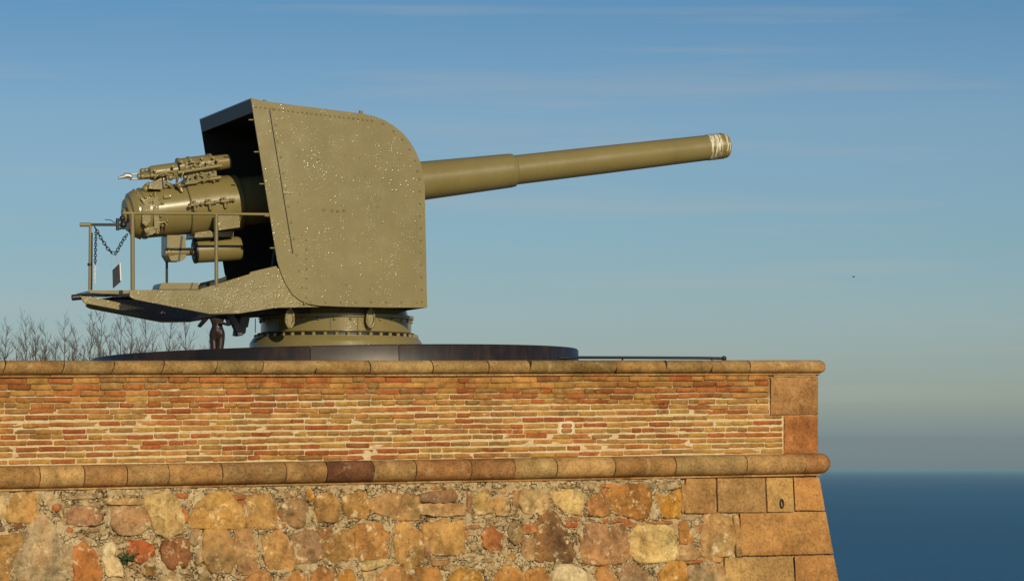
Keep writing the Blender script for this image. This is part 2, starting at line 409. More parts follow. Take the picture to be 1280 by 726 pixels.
# ---- piece maker: outline in wall coordinates -> domed, uneven block
def rnd_outline(poly, n, round_=2, jit=.004, seed=0):
    P = [Vector(p) for p in poly]
    for _ in range(round_):
        Q = []
        for i in range(len(P)):
            a, b = P[i], P[(i + 1) % len(P)]
            Q += [a * .88 + b * .12, a * .12 + b * .88]
        P = Q
    L = [0]
    for i in range(len(P)): L.append(L[-1] + (P[(i + 1) % len(P)] - P[i]).length)
    out = []; j = 0
    for k in range(n):
        d = L[-1] * k / n
        while L[j + 1] < d: j += 1
        f = (d - L[j]) / max(1e-9, L[j + 1] - L[j])
        p = P[j].lerp(P[(j + 1) % len(P)], f)
        nn = Vector((noise.noise(Vector((p.x * 13, p.y * 13, seed))), noise.noise(Vector((p.x * 13, p.y * 13, seed + 9)))))
        out.append(p + nn * jit)
    return out
def piece(name, poly, fn, m, color, proud=.03, n=16, round_=2, jit=.006, rough=.006, prof=None, edge=.02, depth=.05, facet=0):
    seed = random.random() * 100
    O = rnd_outline(poly, n, round_, jit, seed) if round_ else [Vector(p) for p in poly]; n = len(O); c = sum(O, Vector((0, 0))) / len(O)
    size = min(max(p.x for p in O) - min(p.x for p in O), max(p.y for p in O) - min(p.y for p in O)) / 2
    e = min(edge, size * .45) / max(size, 1e-3)
    prof = prof or [(1.0, -depth), (1.0, proud * .15), (1 - e * .35, proud * .72), (1 - e, proud * .95), ((1 - e) * .55, proud * 1.05)]
    mb = MB(); vs = []
    tilt = (random.uniform(-.5, .5) * rough, random.uniform(-.5, .5) * rough)
    for f, t in prof:
        for p in O:
            q = c + (p - c) * f
            tt = t + (rough * (noise.noise(Vector((q.x * 11, q.y * 11, seed))) * 1.4 + noise.noise(Vector((q.x * 31, q.y * 31, seed))) * .7) if t > 0 else 0)
            if facet and t > 0:
                q3 = Vector((q.x * 5.5, q.y * 5.5, seed)); tt += facet * .035 * (abs(noise.noise(q3)) * 2 - .5) + .010 * (noise.noise(Vector((q.x * 60, q.y * 60, seed))))
            tt += (tilt[0] * (q.x - c.x) + tilt[1] * (q.y - c.y)) / max(size, .02) if t > 0 else 0
            vs.append(fn(q.x, q.y, tt))
    nr = len(prof); vs.append(fn(c.x, c.y, proud * 1.06 + rough * noise.noise(Vector((c.x * 11, c.y * 11, seed)))))
    fs = [(r * n + k, r * n + (k + 1) % n, (r + 1) * n + (k + 1) % n, (r + 1) * n + k) for r in range(nr - 1) for k in range(n)]
    fs += [((nr - 1) * n + k, (nr - 1) * n + (k + 1) % n, len(vs) - 1) for k in range(n)]
    mb.add(vs, fs, False)
    mb.sm = [True] * len(mb.sm)
    if name is None: return mb
    return wbuild(mb, name, m, origin=fn(c.x, c.y, 0), color=color)

# ---- thin bricks, fourteen courses
BC = [((.53, .29, .10), 5), ((.47, .24, .085), 4), ((.56, .34, .12), 4), ((.44, .16, .055), 3.2), ((.37, .10, .04), 2.6), ((.42, .25, .10), 2.2), ((.50, .33, .10), 3), ((.50, .20, .075), 3), ((.28, .11, .05), 1.4), ((.38, .25, .10), 1.2)]
def bcol():
    c = random.choices([b[0] for b in BC], [b[1] for b in BC])[0]; k = random.uniform(.85, 1.15)
    return tuple(x * k for x in c)
sQ1 = wpx(962, 500)[0]; sQ2 = wpx(979, 540)[0]; hQ = wpx(1000, 518.5)[1]
rows = 14; hT, hBt = -.197, -1.192; rh = (hT - hBt) / rows
bricks = []
PATCH = (wpx(699, 534)[0], wpx(717, 534)[0])
for r_ in range(rows):
    hc = hT - rh * (r_ + .5)
    s_ = (sQ1 if hc > hQ else sQ2) + .012 + random.uniform(0, .01)
    header = r_ in (4, 9)
    while s_ < 12.9:
        L = random.uniform(.125, .19) if (header and random.random() < .6) or random.random() < .12 else random.uniform(.24, .33)
        gap = random.uniform(.002, .009)
        k = min(1, max(0, (-hc - .26) / .40))
        hh = rh * (.93 - .20 * k) * random.uniform(.88, 1.05)
        wv = .007 * math.sin(s_ * .9 + r_) + .005 * math.sin(s_ * 2.3 + r_ * 1.7) + random.uniform(-.004, .004)
        bricks.append([s_, s_ + L, hc + wv - hh / 2, hc + wv + hh / 2, r_])
        s_ += L + gap
nb_ = []
for b in bricks:
    if b[4] in (8, 9) and b[1] > PATCH[1] - .02 and b[0] < PATCH[0] + .02:
        if b[0] < PATCH[1] - .07: nb_.append([b[0], PATCH[1] - .02, b[2], b[3], b[4]])
        if b[1] > PATCH[0] + .07: nb_.append([PATCH[0] + .02, b[1], b[2], b[3], b[4]])
    else: nb_.append(b)
bricks = nb_
def bpoly(b):
    w = lambda a=.0035: random.uniform(-a, a)
    c = lambda: random.uniform(.004, .013)
    x0, x1, y0, y1 = b[0] + w(), b[1] + w(), b[2], b[3]; L = x1 - x0; k = random.uniform(-.004, .004)
    return [(x0 + c(), y0 + w(.002)), (x0 + L * .35, y0 + w()), (x0 + L * .68, y0 + w()), (x1 - c(), y0 + k), (x1, y0 + c()), (x1 + w(.002), y1 - c()),
            (x1 - c(), y1 + k), (x0 + L * .68, y1 + w()), (x0 + L * .35, y1 + w()), (x0 + c(), y1 + w(.002)), (x0 + w(.002), y1 - c()), (x0, y0 + c())]
def bprof(pr): return [(1.0, -.03), (1.0, pr * .3), (.955, pr)]
vis = [b for b in bricks if b[0] < 10.9]
vis.sort(key=lambda b: -((b[1] - b[0]) * (b[3] - b[2])) * (1 + .012 * b[0]))
keep = set(id(b) for b in vis[:298])
rest = {}
for b in bricks:
    pr = random.choice([.004, .006, .008, .012, .003]) * (1.3 if b[4] < 5 else 1)
    if id(b) in keep:
        piece('brick', bpoly(b), W, M_brick, tuple(.8 * q + .2 * w for q, w in zip(bcol(), (.49, .27, .10))), pr, n=14, round_=0, jit=.004, rough=.003, prof=bprof(pr))
    else:
        mb = piece(None, bpoly(b), W, M_brick, None, pr, n=12, round_=0, jit=.004, rough=.003, prof=bprof(pr))
        rest.setdefault(random.randrange(6), MB()).add(mb.v, mb.f, True)
# the remaining bricks of the same wall: one joined part, vertex coloured through six material copies
jm = MB(); jmat = []; fidx = []
for k, mb in rest.items():
    jm.add(mb.v, mb.f, True); fidx += [k] * len(mb.f)
ro = wbuild(jm, 'other_bricks', M_brick)
ro.data.materials.clear()
for k in range(6):
    m = masonry('old_brick_joined', 18, .9, .42, .28, (.62, .47, .26))
    oi = [n for n in m.node_tree.nodes if n.type == 'OBJECT_INFO'][0]
    cn = N(m.node_tree, 'ShaderNodeRGB'); cn.outputs[0].default_value = (*BC[(k * 3) % len(BC)][0], 1)
    for l in list(m.node_tree.links):
        if l.from_node == oi: m.node_tree.links.new(cn.outputs[0], l.to_socket)
    ro.data.materials.append(m)
for p, k in zip(ro.data.polygons, fidx): p.material_index = k
ro['kind'] = 'stuff'
# small square repair outlined in pale lime
a, b_ = PATCH[1], PATCH[0]; h1 = hT - rh * 8; h2 = hT - rh * 10
fr = piece('repair_mortar', [(a - .01, h2 - .01), (b_ + .01, h2 - .01), (b_ + .015, h1 + .01), (a - .012, h1 + .012)], W, M_mortarb, None, .010, n=20, round_=1, jit=.012, rough=.004)
fr.data.materials.clear(); fr.data.materials.append(simple('pale_lime', (.66, .54, .35), .95, 0, .1, 30))
for u0, u1 in ((h2 + .012, (h1 + h2) / 2 - .003), ((h1 + h2) / 2 + .003, h1 - .014)):
    piece('brick', [(a + .025, u0), (b_ - .025, u0), (b_ - .025, u1), (a + .025, u1)], W, M_brick, (.5, .26, .13), .017, n=14, round_=1, jit=.004, rough=.003, prof=bprof(.017))

# ---- quoins of the brick storey
def rectpx(x0, y0, x1, y1, f):
    return [f(x0, y1), f(x1, y1), f(x1, y0), f(x0, y0)]
def block(name, poly, fn, m, color, proud=.02, bev=.012, depth=.5, sub=5, rough=.003, wrap=False):
    """dressed block: grid face with slight unevenness, arrises softened; wrap makes its right side follow the return wall"""
    P = [Vector(p) for p in poly]; mb = MB(); n = sub; sd = random.random() * 50; vs = []
    def bil(i, j):
        a = P[0].lerp(P[1], i); b = P[3].lerp(P[2], i); return a.lerp(b, j)
    lo = bev / max(.05, (P[1] - P[0]).length); lv_ = bev / max(.05, (P[3] - P[0]).length)
    ci = [0, lo] + [lo + (1 - 2 * lo) * k / n for k in range(1, n)] + [1 - lo, 1]
    cj = [0, lv_] + [lv_ + (1 - 2 * lv_) * k / n for k in range(1, n)] + [1 - lv_, 1]
    for j in cj:
        for i in ci:
            q = bil(i, j); ed = i in (0, 1) or j in (0, 1)
            wob = Vector((noise.noise(Vector((q.x * 9, q.y * 9, sd))), noise.noise(Vector((q.x * 9, q.y * 9, sd + 5))))) * .006 if ed else Vector((0, 0))
            t = proud - (bev * .8 if ed else 0) + rough * (noise.noise(Vector((q.x * 7, q.y * 7, sd))) * 2 + noise.noise(Vector((q.x * 25, q.y * 25, sd))))
            vs.append(fn(q.x + wob.x, q.y + wob.y, t))
    nx, ny = len(ci), len(cj)
    mb.add(vs, [(j * nx + i, j * nx + i + 1, (j + 1) * nx + i + 1, (j + 1) * nx + i) for j in range(ny - 1) for i in range(nx - 1)], True)
    bd = [i for i in range(nx)] + [j * nx + nx - 1 for j in range(1, ny)] + [(ny - 1) * nx + i for i in range(nx - 2, -1, -1)] + [j * nx for j in range(ny - 2, 0, -1)]
    front = [vs[i] for i in bd]; back = []
    cx = min(P, key=lambda p: p.x).x
    for v in front:
        back.append(v + (RD * depth if wrap else -NW * depth))
    mb.add(front + back, [(k, (k + 1) % len(bd), len(bd) + (k + 1) % len(bd), len(bd) + k) for k in range(len(bd))], False)
    c = sum(P, Vector((0, 0))) / 4
    return wbuild(mb, name, m, origin=fn(c.x, c.y, 0), color=color)
ORG = (.46, .22, .09); TAN = (.45, .30, .15); BRN = (.30, .18, .09)
block('corner_block', rectpx(962.5, 471, 1021.5, 518, wpx), W, M_dress, (.42, .25, .12), .030, wrap=True)
block('corner_block', rectpx(979.5, 519.3, 1021.5, 566.5, wpx), W, M_dress, (.50, .24, .10), .026, wrap=True)
block('corner_slab', rectpx(966, 466.5, 1019, 470.6, wpx), W, M_dress, (.45, .38, .24), .02, bev=.006, wrap=True)

# ---- moulded courses swept round the corner
def frames(s0, s1, corner=False, ret=None):
    out = []
    n = max(3, int(abs(s1 - s0) / .045))
    for i in range(n + 1):
        s_ = s1 + (s0 - s1) * i / n if False else s0 + (s1 - s0) * i / n
        out.append((A * s_, NW))
    if corner:
        out = out[::-1] if s0 < s1 else out                 # from the left towards the corner
        out = sorted(out, key=lambda f: -f[0].dot(A))
        for k in range(1, 9): out.append((Vector((0, 0, 0)), NW.slerp(RN, k / 8)))
        for k in range(1, 5): out.append((RD * ret * k / 4, RN))
    return out
def sweep(name, prof, fr, m, color, h0, seed, skew=0, amp=.011):
    mb = MB(); vs = []; n = len(prof); F_ = len(fr)
    for i, (o, out) in enumerate(fr):
        endk = 0
        for t, h in prof:
            w = amp * (noise.noise(Vector((i * .22 + seed, t * 9, h * 9))) + .7 * noise.noise(Vector((i * .8 + seed, t * 30, h * 30))))
            tt = t + (w if t > -.1 else 0)
            if i in (0, F_ - 1) and t > -.1: tt -= .006; 
            sk = A * (skew * (h + .1)) if i in (0, F_ - 1) else Vector((0, 0, 0))
            vs.append(C0 + ZV * h0 + o + out * tt + ZV * h + sk)
    mb.add(vs, [(i * n + k, i * n + (k + 1) % n, (i + 1) * n + (k + 1) % n, (i + 1) * n + k) for i in range(F_ - 1) for k in range(n)], True)
    mb.add(vs[:n], [list(range(n))]); mb.add(vs[-n:], [list(range(n))[::-1]])
    o = wbuild(mb, name, m, origin=C0 + fr[len(fr) // 2][0] + ZV * h0, color=color)
    e = o.modifiers.new('edges', 'EDGE_SPLIT'); e.split_angle = R(50)
    return o
def nose(rad_t, h_top, h_bot, back=-.85, base=.0, n=12):
    """rounded nose between h_top and h_bot, standing out by rad_t"""
    p = [(back, h_top)]
    hm = (h_top + h_bot) / 2; rv = (h_top - h_bot) / 2
    for k in range(n + 1):
        q = math.pi / 2 - math.pi * k / n
        p.append((base + max(0, math.cos(q)) ** .8 * rad_t, hm + math.sin(q) * rv))
    p.append((back, h_bot))
    return p
cop_x = [-330, -250, -180, -120, -62, 2, 75, 138, 200, 266, 324, 391, 459, 537, 607, 658, 766, 828, 885, 933]
cop_c = [(.33, .24, .11), (.37, .26, .12), (.31, .24, .11), (.40, .30, .15), (.35, .23, .10)]
pc = nose(.115, 0, -.168)
def copcol(i):
    random.seed(100 + i); c = random.choice(cop_c); k = random.uniform(.85, 1.15); return tuple(v * k for v in c)
ss = [wpx(x, 460)[0] for x in cop_x]
for i in range(len(ss) - 1):
    sweep('coping_stone', pc, frames(ss[i] - random.uniform(.003, .010), ss[i + 1] + random.uniform(.003, .010)), M_tile, copcol(i), 0, i, skew=random.choice([-.35, -.25, .1, -.3]))
sweep('coping_stone', pc, frames(ss[-1] - .003, 0, True, .6), M_tile, (.46, .31, .16), 0, 50)
str_x = [-320, -255, -200, -135, -70, -12, 45, 100.6, 154, 206, 272.5, 352, 403, 461, 514, 583, 637, 689.5, 762, 838, 926.6, 1000]
pt = nose(.165, -1.195, -1.458, back=-.1)
str_c = {7: (.40, .24, .11), 6: (.50, .35, .17), 12: (.20, .10, .06), 19: (.36, .26, .13), 16: (.42, .31, .15)}
ss = [wpx(x, 590)[0] for x in str_x]
for i in range(len(ss) - 1):
    random.seed(200 + i); k = random.uniform(.88, 1.12)
    c = str_c.get(i, tuple(v * k for v in random.choice([(.40, .25, .11), (.43, .29, .14), (.39, .22, .10), (.38, .26, .13)])))
    sweep('moulding_stone', pt, frames(ss[i] - .006, ss[i + 1] + .005), M_tile, c, 0, i + 70)
sweep('moulding_stone', pt, frames(ss[-1] - .003, 0, True, .6), M_tile, (.40, .22, .11), 0, 95)
# thin fillet tiles under both mouldings
random.seed(31)
s_ = -.0
fil = [(-.1, -.169), (.035, -.169), (.035, -.190), (-.1, -.190)]
fil2 = [(-.1, -1.459), (.045, -1.459), (.045, -1.480), (-.1, -1.480)]
for pr_, nm in ((fil, 'fillet_tile'), (fil2, 'fillet_tile')):
    s_ = .5; sweep(nm, pr_, frames(.497, 0, True, .6), M_tile, (.44, .28, .14), 0, 3, amp=.002)
    while s_ < 13:
        L = random.uniform(.4, .75)
        sweep(nm, pr_, frames(s_ + L - .003, s_), M_tile, random.choice([(.44, .28, .14), (.38, .22, .1), (.46, .33, .18)]), 0, s_, amp=.003)
        s_ += L

# ---- dressed corner blocks of the lower storey
def q4(pts): return [wbpx(*p) for p in pts]
random.seed(5)
block('dressed_block', q4([(855.5, 641), (893.5, 641), (893, 597.5), (857, 598)]), Wb, M_dress, (.40, .25, .11), .030, rough=.007)
block('dressed_block', q4([(897, 640), (957, 640), (955.5, 597), (896, 597.5)]), Wb, M_dress, (.38, .25, .12), .026)
block('dressed_block', q4([(959, 639.5), (992, 639), (989.5, 596.5), (956.5, 597)]), Wb, M_dress, (.47, .32, .14), .030)
def corner_edge(y): return wbpx(1022 + (y - 592) * .187, y)
block('corner_block', [wbpx(993.3, 637.5), corner_edge(637.5), corner_edge(596), wbpx(991, 596.3)], Wb, M_dress, (.50, .28, .11), .034, wrap=True)
block('corner_block', [wbpx(926, 694), corner_edge(691.5), corner_edge(639), wbpx(924, 641.2)], Wb, M_dress, (.46, .27, .11), .036, depth=.6, sub=9, wrap=True)
block('dressed_block', q4([(908, 770), (993, 768), (990, 694.5), (905, 697)]), Wb, M_dress, (.46, .32, .15), .030)
block('corner_block', [wbpx(995.5, 768), corner_edge(766), corner_edge(693.3), wbpx(992, 694.5)], Wb, M_dress, (.50, .29, .12), .034, wrap=True)

# ---- rubble stones, outlines measured off the photograph (zoomed crop coordinates / 4.571)
K = 4.5714
O1, O2, O3, O4 = (0, 570), (260, 570), (520, 570), (780, 570)
c_tan, c_or, c_br, c_pale, c_grey = (.50, .32, .13), (.50, .25, .07), (.30, .17, .07), (.62, .52, .31), (.42, .33, .22)
c_pink, c_red, c_cream, c_yel, c_brick, c_dk = (.42, .25, .16), (.42, .13, .05), (.70, .62, .42), (.58, .42, .17), (.48, .19, .08), (.20, .12, .065)
ST = [
 (O1, [(70,225),(190,215),(210,290),(200,365),(120,375),(30,365),(45,290)], c_tan),
 (O1, [(-60,240),(25,230),(30,330),(0,350),(-60,350)], c_pale),
 (O1, [(230,340),(290,400),(340,500),(370,640),(350,700),(100,690),(80,600),(130,480),(180,390)], (.48,.40,.28)),
 (O1, [(-90,480),(110,450),(120,520),(60,600),(50,713),(-90,713)], c_tan),
 (O1, [(380,310),(450,285),(530,290),(575,340),(550,385),(480,395),(390,380)], (.40,.24,.15)),
 (O1, [(630,310),(740,290),(830,310),(860,380),(820,430),(700,450),(640,400)], (.46,.31,.19)),
 (O1, [(840,225),(960,205),(1010,250),(1040,330),(1040,420),(960,450),(890,430),(870,360),(830,290)], (.62,.48,.24)),
 (O1, [(420,520),(480,495),(530,540),(570,640),(560,713),(430,713),(420,620)], (.48,.20,.07)),
 (O1, [(590,500),(650,495),(660,560),(690,620),(700,670),(610,680),(590,590)], c_cream),
 (O1, [(720,490),(800,480),(870,510),(870,570),(800,610),(740,580)], c_red),
 (O1, [(940,480),(1060,470),(1090,550),(1060,620),(960,640),(925,560)], (.34,.16,.08)),
 (O1, [(1090,365),(1120,290),(1198,220),(1303,215),(1358,290),(1385,366),(1370,408),(1095,402)], (.55,.36,.13)),
 (O1, [(1000,208),(1070,212),(1070,238),(1005,240)], c_brick),
 (O1, [(1030,280),(1058,300),(1075,365),(1052,375),(1035,330)], c_brick),
 (O1, [(370,225),(520,222),(518,246),(380,246)], c_grey),
 (O1, [(600,245),(720,238),(820,250),(815,278),(620,275)], (.46,.34,.19)),
 (O1, [(60,390),(100,380),(150,395),(140,410),(70,412)], (.30,.15,.09)),
 (O1, [(820,620),(880,615),(875,680),(820,672)], c_br),
 (O1, [(350,520),(410,500),(415,600),(395,645),(355,600)], c_grey),
 (O1, [(435,440),(470,445),(465,475),(437,470)], c_pink),
 (O1, [(1085,440),(1130,425),(1140,480),(1100,520),(1085,490)], c_grey),
 (O1, [(1110,560),(1150,500),(1155,600),(1120,620)], (.44,.34,.22)),
 (O2, [(220,225),(340,215),(375,270),(380,405),(215,405),(225,320)], (.52,.34,.14)),
 (O2, [(-22,430),(105,432),(146,500),(150,590),(115,650),(10,650),(-28,560)], (.40,.27,.13)),
 (O2, [(155,435),(240,425),(262,500),(290,620),(270,665),(180,665),(155,560)], (.48,.31,.17)),
 (O2, [(300,470),(400,430),(450,470),(490,600),(470,645),(350,645),(320,560)], (.50,.31,.13)),
 (O2, [(440,260),(520,240),(560,290),(560,380),(500,405),(435,370),(400,330)], (.44,.33,.20)),
 (O2, [(385,205),(500,198),(500,232),(390,240)], (.50,.38,.22)),
 (O2, [(550,195),(606,195),(600,240),(572,262)], (.60,.32,.07)),
 (O2, [(620,230),(680,205),(720,225),(750,310),(745,362),(620,370),(610,290)], (.50,.32,.13)),
 (O2, [(770,225),(890,210),(912,270),(905,352),(800,352),(765,290)], (.46,.29,.11)),
 (O2, [(930,240),(1000,220),(1182,220),(1185,355),(1060,362),(930,300)], (.45,.29,.14)),
 (O2, [(650,490),(740,435),(828,420),(840,580),(700,602),(655,560)], (.48,.30,.12)),
 (O2, [(836,420),(900,385),(980,390),(1020,450),(1010,575),(848,580)], (.47,.26,.10)),
 (O2, [(1070,400),(1130,390),(1210,440),(1228,560),(1215,625),(1120,625),(1065,560)], (.52,.34,.14)),
 (O2, [(480,450),(540,430),(600,410),(640,480),(640,580),(560,612),(500,590)], (.42,.29,.19)),
 (O2, [(620,415),(690,405),(700,440),(650,478)], (.40,.22,.11)),
 (O2, [(205,720),(250,670),(320,655),(365,700),(370,790),(205,790)], (.46,.24,.10)),
 (O2, [(420,710),(500,655),(545,680),(550,790),(420,790)], (.46,.24,.10)),
 (O2, [(590,680),(650,625),(710,650),(725,790),(600,790)], (.44,.23,.09)),
 (O2, [(740,700),(772,645),(815,665),(860,790),(740,790)], (.50,.26,.07)),
 (O2, [(970,690),(1030,632),(1110,630),(1148,680),(1150,800),(970,800)], (.50,.29,.12)),
 (O2, [(1168,680),(1200,642),(1300,638),(1320,680),(1325,800),(1168,800)], (.48,.26,.09)),
 (O2, [(860,605),(1040,580),(1048,612),(900,652)], (.56,.46,.24)),
 (O2, [(390,318),(432,308),(422,350),(392,345)], (.50,.18,.08)),
 (O2, [(130,222),(210,220),(208,246),(135,248)], c_brick),
 (O2, [(148,257),(210,255),(208,284),(152,280)], c_brick),
 (O2, [(1236,470),(1262,490),(1268,600),(1240,602)], c_pink),
 (O2, [(1240,390),(1290,380),(1295,440),(1250,450)], c_tan),
 (O2, [(400,388),(440,382),(432,412),(404,414)], c_brick),
 (O2, [(570,660),(595,690),(590,780),(560,780)], c_grey),
 (O2, [(880,665),(960,650),(958,720),(890,780)], (.50,.40,.25)),
 (O3, [(20,215),(215,190),(238,258),(120,264),(26,258)], (.27,.18,.12)),
 (O3, [(18,274),(260,270),(275,330),(130,342),(18,325)], (.50,.34,.18)),
 (O3, [(330,215),(400,205),(432,260),(430,320),(340,327),(318,270)], (.58,.43,.20)),
 (O3, [(440,240),(520,235),(528,330),(450,335)], (.52,.36,.17)),
 (O3, [(288,208),(312,215),(314,338),(290,338)], c_pink),
 (O3, [(600,200),(700,192),(745,230),(752,300),(700,332),(620,322),(588,260)], (.58,.44,.24)),
 (O3, [(768,210),(850,198),(940,200),(952,290),(940,330),(860,322),(790,272)], (.64,.50,.24)),
 (O3, [(970,270),(1005,225),(1040,222),(1080,260),(1102,320),(1060,342),(985,332)], (.40,.21,.09)),
 (O3, [(1098,200),(1180,165),(1280,165),(1325,195),(1335,285),(1316,343),(1255,352),(1145,322),(1088,260)], (.46,.24,.08)),
 (O3, [(700,365),(745,320),(780,318),(810,345),(860,450),(892,560),(882,592),(690,587),(680,480)], c_dk),
 (O3, [(40,400),(140,370),(262,380),(267,460),(262,552),(120,557),(60,520)], (.50,.32,.13)),
 (O3, [(-20,440),(20,445),(40,560),(22,612),(-20,620)], c_tan),
 (O3, [(370,440),(430,398),(480,450),(492,540),(430,548),(385,500)], (.48,.20,.09)),
 (O3, [(520,400),(582,378),(602,450),(570,505),(528,470)], (.33,.26,.15)),
 (O3, [(605,400),(668,380),(682,430),(612,442)], (.48,.22,.10)),
 (O3, [(950,400),(1010,385),(1082,400),(1092,500),(1087,607),(950,602),(942,500)], (.44,.26,.15)),
 (O3, [(1108,412),(1190,405),(1204,480),(1204,592),(1112,607),(1102,500)], (.42,.25,.14)),
 (O3, [(830,350),(940,348),(940,370),(832,372)], (.46,.24,.12)),
 (O3, [(850,382),(920,378),(922,404),(852,407)], (.46,.16,.07)),
 (O3, [(1060,357),(1140,355),(1142,382),(1062,382)], c_brick),
 (O3, [(1150,352),(1222,355),(1220,374),(1150,374)], c_brick),
 (O3, [(1172,382),(1252,384),(1250,406),(1174,406)], c_brick),
 (O3, [(190,700),(250,640),(350,660),(372,720),(372,800),(190,800)], (.56,.33,.08)),
 (O3, [(445,690),(500,625),(560,620),(612,690),(620,800),(440,800)], (.48,.26,.09)),
 (O3, [(622,645),(700,638),(755,680),(758,800),(640,800)], (.44,.23,.08)),
 (O3, [(788,645),(860,620),(950,650),(985,720),(985,800),(788,800)], (.68,.60,.42)),
 (O3, [(1030,650),(1100,620),(1140,680),(1155,800),(1030,800)], (.44,.24,.10)),
 (O3, [(1055,157),(1140,153),(1140,176),(1060,178)], (.54,.26,.09)),
 (O3, [(1048,184),(1070,182),(1092,245),(1074,247)], (.48,.22,.09)),
 (O3, [(602,480),(670,470),(674,590),(600,575)], (.44,.33,.20)),
 (O3, [(278,395),(385,390),(380,412),(282,414)], (.44,.26,.14)),
 (O3, [(270,440),(320,430),(320,455),(275,475)], (.42,.20,.10)),
 (O3, [(545,205),(585,200),(583,300),(556,330)], (.38,.24,.14)),
 (O3, [(1150,640),(1200,620),(1270,650),(1270,720),(1180,790)], (.42,.30,.20)),
 (O3, [(85,595),(180,590),(175,622),(90,625)], (.40,.25,.13)),
 (O4, [(30,460),(80,392),(180,388),(268,420),(290,550),(265,588),(95,600),(35,545)], (.66,.52,.26)),
 (O4, [(200,250),(250,220),(312,200),(312,345),(240,352),(195,310)], (.58,.30,.05)),
 (O4, [(165,205),(212,212),(196,272),(165,272)], c_yel),
 (O4, [(310,382),(350,368),(392,460),(382,498),(310,492)], (.44,.23,.08)),
 (O4, [(300,510),(380,502),(432,570),(400,588),(300,588)], (.42,.30,.18)),
 (O4, [(382,390),(440,388),(432,432),(402,432)], (.38,.22,.12)),
 (O4, [(460,345),(530,336),(600,365),(622,460),(608,550),(540,566),(440,560),(447,440)], (.44,.31,.16)),
 (O4, [(210,650),(260,600),(340,610),(355,700),(350,790),(200,790)], (.56,.31,.09)),
 (O4, [(0,620),(60,620),(130,680),(145,790),(0,790)], (.34,.24,.16)),
 (O4, [(365,630),(560,620),(575,790),(375,790)], (.42,.32,.20)),
 (O4, [(348,592),(440,590),(438,610),(350,612)], c_brick),
 (O4, [(452,577),(560,575),(556,604),(454,600)], (.50,.28,.11)),
 (O4, [(112,366),(270,368),(268,386),(114,386)], (.44,.22,.11)),
 (O4, [(0,376),(60,372),(62,400),(2,405)], (.46,.22,.11)),
 (O4, [(190,152),(285,150),(290,186),(200,192)], (.48,.40,.28)),
 (O4, [(100,150),(180,150),(180,185),(110,180)], (.46,.38,.26)),
 (O4, [(320,345),(410,338),(405,362),(330,366)], (.42,.33,.22)),
 (O4, [(625,350),(655,345),(672,560),(640,562)], (.42,.28,.14)),
 (O4, [(325,170),(348,165),(350,300),(330,330)], (.44,.28,.13)),
]
occ = []
random.seed(12)
def inpoly(p, P):
    c = False; j = len(P) - 1
    for i in range(len(P)):
        if (P[i][1] > p[1]) != (P[j][1] > p[1]) and p[0] < (P[j][0] - P[i][0]) * (p[1] - P[i][1]) / (P[j][1] - P[i][1]) + P[i][0]: c = not c
        j = i
    return c
for o_, pts, col in ST:
    poly = [wbpx(o_[0] + x / K, o_[1] + y / K) for x, y in pts]
    cx_ = sum(p[0] for p in poly) / len(poly); cy_ = sum(p[1] for p in poly) / len(poly)
    poly = [(cx_ + (p[0] - cx_) * 1.16, cy_ + (p[1] - cy_) * 1.16) for p in poly]
    occ.append(poly)
    w_ = max(p[0] for p in poly) - min(p[0] for p in poly); h_ = max(p[1] for p in poly) - min(p[1] for p in poly)
    big = min(w_, h_) > .12
    isbr = min(w_, h_) < .07 and col[0] < .5
    piece('brick_fragment' if isbr else 'rubble_stone', poly, Wb, M_stone if not isbr else M_brick, col,
          random.uniform(.030, .068) if big else random.uniform(.020, .032), n=40 if big else 16, round_=1,
          jit=.020 if big else .008, rough=.020 if big else .007, edge=.03, facet=.5 if big else 0,
          prof=[(1.0, -.05), (1.0, .012), (.955, .034), (.88, .040), (.62, .044), (.3, .045)] if big else [(1.0, -.05), (1.0, .012), (.9, .026), (.6, .030)])
# dressed blocks keep the random fill away
for x0, y0, x1, y1 in ((852, 590, 1060, 642), (919, 640, 1060, 696), (900, 690, 1060, 780), (879, 640, 920, 696)):
    occ.append(rectpx(x0, y0, x1, y1, wbpx))
